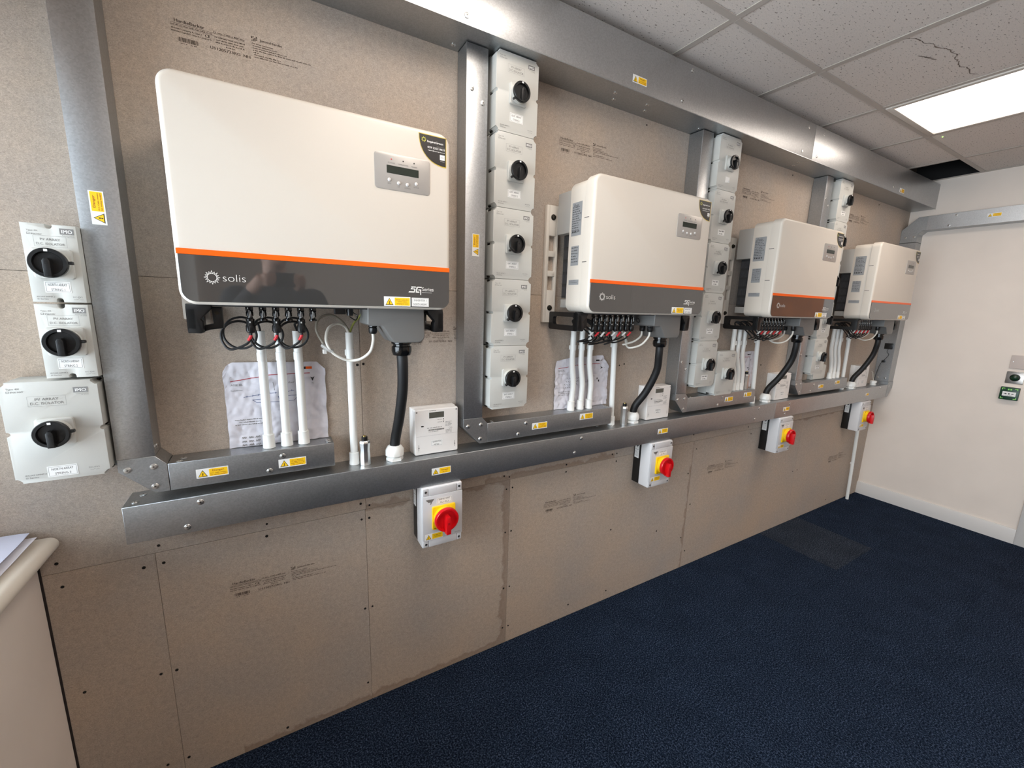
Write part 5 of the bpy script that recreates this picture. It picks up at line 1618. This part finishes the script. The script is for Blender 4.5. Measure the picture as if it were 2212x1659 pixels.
MB().lathe([(0.024, 0.0), (0.024, 0.004), (0.0205, 0.006)], (0.041, -0.006, 0.041), (0, -1, 0), 'black', 24).build('collar', t)
MB().lathe([(0.020, 0.006), (0.018, 0.013), (0.011, 0.018), (0.001, 0.020)], (0.041, -0.006, 0.041), (0, -1, 0), 'dome_green', 24).build('dome', t)
q = MB(); q.text('PRESS TO EXIT', 0.041, 0.0705, 0.0050, 'ink_soft', -0.0065, 'C', w=0.044); q.text('EMERGENCY', 0.041, 0.007, 0.0045, 'ink_soft', -0.0065, 'C', w=0.034); q.build('printed_text', t)
t = wall_thing('call_point', 'dark green emergency break-glass call point on the end wall', 'call point', -0.678, 0.982)
MB().box(0.004, 0.083, -0.020, 0, 0.003, 0.084, 'ac_white', bev=0.003, seg=2).build('back_box', t)
MB().prism(rrect(0, 0.087, 0, 0.087, 0.004, 3), -0.020, -0.034, 'callpoint', bev=0.003, seg=2).build('housing', t)
MB().box(0.013, 0.074, -0.036, -0.034, 0.026, 0.056, 'label_white', bev=0.0006).build('element', t, 'white break element')
q = MB(); Y = -0.0364
q.disc(0.0435, 0.042, 0.0042, Y, 'ink', 16)
for s in (-1, 1):
    q.flat([(0.0435 + s * 0.017, 0.038), (0.0435 + s * 0.0075, 0.042), (0.0435 + s * 0.017, 0.046)], Y, 'ink'); q.rect(min(0.0435 + s * 0.016, 0.0435 + s * 0.023), max(0.0435 + s * 0.016, 0.0435 + s * 0.023), 0.0405, 0.0435, Y, 'ink')
q.text('PRESS HERE', 0.0435, 0.0295, 0.0034, 'ink_soft', Y, 'C', w=0.028)
Y = -0.0345
for sx in (-1, 1):
    for sz in (-1, 1):
        cx, cz = 0.0435 + sx * 0.036, 0.0435 + sz * 0.036
        q.rect(min(cx, cx - sx * 0.014), max(cx, cx - sx * 0.014), min(cz, cz - sz * 0.0035), max(cz, cz - sz * 0.0035), Y, 'lime_glow')
        q.rect(min(cx, cx - sx * 0.0035), max(cx, cx - sx * 0.0035), min(cz - sz * 0.0035, cz - sz * 0.012), max(cz - sz * 0.0035, cz - sz * 0.012), Y, 'lime_glow')
q.rect(0.034, 0.041, 0.067, 0.076, Y, 'lime_glow'); q.rect(0.045, 0.053, 0.067, 0.076, Y, 'lime_glow')
q.build('markings', t, 'pale green corner marks')

# ================================================================== FAR CORNER BITS
t = thing('aerial_box', 'small black box with thin wire on the corner trunking under the fourth inverter', 'aerial', (3.959, -0.062, 1.262))
MB().box(-0.012, 0.0, -0.026, 0.026, 0, 0.046, 'black', bev=0.003, seg=2).build('body', t)
MB().tube([(-0.006, 0.0, 0.0), (-0.008, 0.003, -0.025), (-0.006, -0.010, -0.045), (-0.008, 0.010, -0.085), (-0.008, 0.022, -0.098), (-0.008, 0.012, -0.104), (-0.008, 0.030, -0.12), (-0.006, 0.045, -0.20), (-0.005, 0.052, -0.28)], 0.0016, 'black', 6).build('wire', t)
MB().box(-0.014, -0.004, 0.004, 0.026, -0.108, -0.092, 'black', bev=0.004, seg=2).build('wire_clip', t)
t = thing('cable_gland', 'small white cable gland with thin brown wires on the trunking by the far corner', 'cable gland', (3.828, -0.050, 0.9808))
MB().lathe([(0.020, 0.0), (0.020, 0.008), (0.016, 0.009), (0.016, 0.013), (0.022, 0.015), (0.022, 0.030), (0.016, 0.034)], (0, 0, 0), (0, 0, 1), 'pvc', 10).build('body', t)
for k, (a, c) in enumerate(((-0.02, 0.10), (0.0, 0.085), (0.012, 0.10))):
    MB().tube([(0.0, 0, 0.03), (a * 0.5, 0.004, 0.06), (a, 0.008, c), (a - 0.02, 0.01, c + 0.004)], 0.0015, 'cable_grey' if k else 'cable_white', 6).build('wire', t)

# ================================================================== SHEETS ON THE SILL
def sheet(name, label, corners, m, lines=False, lift=0.0):
    t = thing(name, label, 'paper', (-0.93, -0.20, 0.8945), 'loose sheets on the window sill')
    P = [Vector(c) - Vector((-0.93, -0.20, 0.8945)) for c in corners]
    n = 14
    vs, fs = [], []
    for j in range(n + 1):
        for i in range(n + 1):
            u, v = i / n, j / n
            p = (P[0] * (1 - u) + P[1] * u) * (1 - v) + (P[3] * (1 - u) + P[2] * u) * v
            vs.append((p.x, p.y, p.z + lift * math.sin(u * 3.1416) * 0.6 + 0.003 * noise.noise(Vector((u * 3, v * 3, lift * 90)))))
    for j in range(n):
        for i in range(n):
            a = j * (n + 1) + i
            fs.append((a, a + 1, a + n + 2, a + n + 1))
    bt = [(p[0], p[1], p[2] - 0.0006) for p in vs]
    k = len(vs)
    MB().add(vs + bt, fs + [tuple(x + k for x in f[::-1]) for f in fs], m).build('sheet', t)
    if lines:
        q = MB(); q.tube([P[0].lerp(P[2], 0.42) + Vector((0, 0, 0.012)), P[0].lerp(P[2], 0.50) + Vector((0.005, 0.01, 0.012)), P[0].lerp(P[2], 0.58) + Vector((0.018, 0.0, 0.012))], 0.0006, 'ink', 5, 5)
        q.build('pen_stroke', t)
sheet('loose_sheet', 'bluish white paper sheet on top of the pile on the window sill', [(-1.020, -0.36, 0.906), (-0.845, -0.34, 0.906), (-0.842, -0.010, 0.918), (-1.020, -0.006, 0.906)], 'paper_blue', True, 0.010)
sheet('loose_sheet', 'white paper sheet under the bluish one, its corner sticking out on the sill', [(-1.015, -0.36, 0.8965), (-0.836, -0.35, 0.8965), (-0.826, -0.022, 0.909), (-1.015, -0.012, 0.899)], 'paper', False, 0.003)

# ================================================================== THE PHOTOGRAPHER, mirrored in the glossy bands
mat('skin', (206, 158, 134), 0.5, bump=0.03, vary=0.04, vscale=18)
mat('jacket', (34, 35, 40), 0.8, bump=0.2, bscale=240, vary=0.15, vscale=14)
mat('trousers', (40, 44, 56), 0.85, bump=0.2, bscale=260, vary=0.12, vscale=14)
mat('shoe', (30, 26, 24), 0.5, bump=0.05)
mat('hair', (52, 40, 32), 0.6, bump=0.4, bscale=200, vary=0.3, vscale=60)
mat('eye_white', (230, 226, 220), 0.3, bump=0.01)
C0 = Vector((-0.28749, -1.41889, 1.50901))
PH = C0 - FW * 0.060 + RT * 0.105 + UP * 0.080
def photographer():
    feet = Vector((-0.25, -1.86, 0.0))
    q = MB()
    def limb(pts, rad, n=16):
        q.tube([Vector(p) for p in pts], 0, 'skin', n, 6, radii=lambda t: rad[min(int(t * (len(rad) - 1)), len(rad) - 2)] * (1 - (t * (len(rad) - 1)) % 1 if t < 1 else 0) + rad[min(int(t * (len(rad) - 1)), len(rad) - 2) + 1] * ((t * (len(rad) - 1)) % 1 if t < 1 else 1))
    def ball(p, rx, ry, rz):
        prof = [(math.sin(a), -math.cos(a)) for a in [math.pi * i / 14 for i in range(15)]]
        prof[0] = (0.02, -1); prof[-1] = (0.02, 1)
        M0 = q.M
        q.M = Matrix.Translation(p) @ Matrix.Diagonal((rx, ry, rz, 1))
        q.lathe(prof, (0, 0, 0), (0, 0, 1), 'skin', 18)
        q.M = M0
    # trunk
    M0 = q.M
    q.M = Matrix.Translation((-0.25, -1.84, 0)) @ Matrix.Diagonal((1.0, 0.64, 1, 1))
    q.tube([(0, 0, 0.86), (0, 0, 0.98), (0, 0, 1.12), (0, 0, 1.28), (0, 0, 1.42), (0, 0, 1.52), (0, 0, 1.585)], 0, 'skin', 24, 6, radii=lambda t: 0.165 + 0.035 * math.sin(t * 3.0) if t < 0.82 else 0.185 - (t - 0.82) * 0.62)
    q.M = M0
    limb([(-0.25, -1.835, 1.54), (-0.25, -1.815, 1.62), (-0.25, -1.80, 1.70)], [0.066, 0.058, 0.056])
    ball((-0.25, -1.79, 1.785), 0.078, 0.098, 0.120)
    ball((-0.25, -1.735, 1.700), 0.042, 0.045, 0.036)
    limb([(-0.25, -1.700, 1.800), (-0.25, -1.682, 1.765), (-0.25, -1.690, 1.752)], [0.009, 0.014, 0.012], 10)
    for sx in (-1, 1):
        ball((-0.25 + sx * 0.079, -1.795, 1.775), 0.010, 0.022, 0.032)
        ball((-0.25 + sx * 0.185, -1.84, 1.505), 0.075, 0.078, 0.070)
        hip, knee, ank = (-0.25 + sx * 0.090, -1.845, 0.92), (-0.25 + sx * 0.105, -1.815, 0.50), (-0.25 + sx * 0.115, -1.865, 0.09)
        limb([hip, knee, ank], [0.100, 0.064, 0.046])
        limb([(ank[0], ank[1] - 0.03, 0.045), (ank[0] + sx * 0.012, ank[1] + 0.08, 0.042), (ank[0] + sx * 0.022, ank[1] + 0.185, 0.034)], [0.045, 0.046, 0.032])
        palm = PH + RT * (sx * 0.098) - FW * 0.004
        wrist = palm - FW * 0.050 - UP * 0.052 + RT * (sx * 0.012)
        elbow = Vector((-0.25 + sx * 0.285, -1.72, 1.300))
        limb([(-0.25 + sx * 0.195, -1.835, 1.500), elbow, wrist], [0.066, 0.050, 0.033])
        limb([wrist, wrist.lerp(palm, 0.6), palm + UP * 0.012], [0.030, 0.031, 0.026], 12)
        # four fingers bent over the scene side of the phone, thumb along its back
        for k in range(4):
            up = UP * (0.030 - 0.0185 * k)
            ln = (0.92, 1.0, 0.96, 0.78)[k]
            a = palm + up * 0.8
            limb([a, a + FW * 0.024 + RT * (-sx * 0.006), a + FW * 0.026 - RT * (sx * 0.034 * ln) + up * 0.15, a + FW * 0.022 - RT * (sx * 0.056 * ln) + up * 0.2], [0.0105, 0.0095, 0.0085, 0.0070], 10)
        th = palm - UP * 0.018 - FW * 0.012
        limb([th, th - RT * (sx * 0.022) + UP * 0.010 - FW * 0.004, th - RT * (sx * 0.046) + UP * 0.022], [0.0125, 0.0105, 0.0085], 10)
    me = q.mesh('person_raw')
    ob = bpy.data.objects.new('person_raw', me); COL.objects.link(ob)
    rm = ob.modifiers.new('r', 'REMESH'); rm.mode = 'VOXEL'; rm.voxel_size = 0.0065; rm.use_smooth_shade = True
    sm = ob.modifiers.new('s', 'SMOOTH'); sm.factor = 0.5; sm.iterations = 4
    dg = bpy.context.evaluated_depsgraph_get()
    body = bpy.data.meshes.new_from_object(ob.evaluated_get(dg))
    bpy.data.objects.remove(ob)
    body.materials.clear()
    for m in ('skin', 'jacket', 'trousers', 'shoe'):
        body.materials.append(MATS[m])
    for p in body.polygons:
        c = p.center
        near = min((c - (PH + RT * (sx * 0.098) - FW * 0.004)).length for sx in (-1, 1))
        if c.z < 0.095: k = 3
        elif c.z < 0.93: k = 2
        elif c.z > 1.622 or near < 0.088 and c.y > -1.585: k = 0
        else: k = 1
        p.material_index = k
        p.use_smooth = True
    body.transform(Matrix.Translation(-feet))
    t = thing('person', 'person in dark jacket holding up a phone, mirrored in the first inverter band', 'person', feet)
    body.name = 'body'
    put('body', body, t)
    h = MB(Matrix.Translation(Vector((-0.25, -1.80, 1.795)) - feet) @ Matrix.Diagonal((0.085, 0.100, 0.122, 1)))
    h.lathe([(math.sin(a), math.cos(a)) for a in [0.02 + 1.52 * i / 10 for i in range(11)]][::-1], (0, -0.05, 0.08), (0, 0.18, 1), 'hair', 24)
    h.build('hair', t)
    e = MB()
    for sx in (-1, 1):
        e.lathe([(0.001, 0), (0.009, 0.004), (0.011, 0.010)][::-1], Vector((-0.25 + sx * 0.031, -1.700, 1.790)) - feet, (0, 1, 0), 'eye_white', 12)
        e.lathe([(0.005, 0), (0.0045, 0.001)], Vector((-0.25 + sx * 0.031, -1.6995, 1.790)) - feet, (0, 1, 0), 'ink', 10)
    e.build('eyes', t)
    return t
photographer()
t = thing('phone', 'black phone held in both hands by the person in the dark jacket', 'phone', PH)
ph = MB(Matrix(((RT.x, -FW.x, UP.x, 0), (RT.y, -FW.y, UP.y, 0), (RT.z, -FW.z, UP.z, 0), (0, 0, 0, 1))))
ph.prism(rrect(-0.074, 0.074, -0.036, 0.036, 0.009, 5), 0.004, -0.004, 'black', bev=0.0015, seg=2, both=True)
ph.build('body', t)
ph2 = MB(Matrix(((RT.x, -FW.x, UP.x, 0), (RT.y, -FW.y, UP.y, 0), (RT.z, -FW.z, UP.z, 0), (0, 0, 0, 1))))
for (a, c) in ((-0.058, 0.022), (-0.058, 0.002), (-0.040, 0.012)):
    ph2.lathe([(0.0075, 0.0), (0.0075, 0.0016), (0.005, 0.0016), (0.0005, 0.001)], (a, -0.004, c), (0, -1, 0), 'black_gloss', 16)
ph2.build('lenses', t)
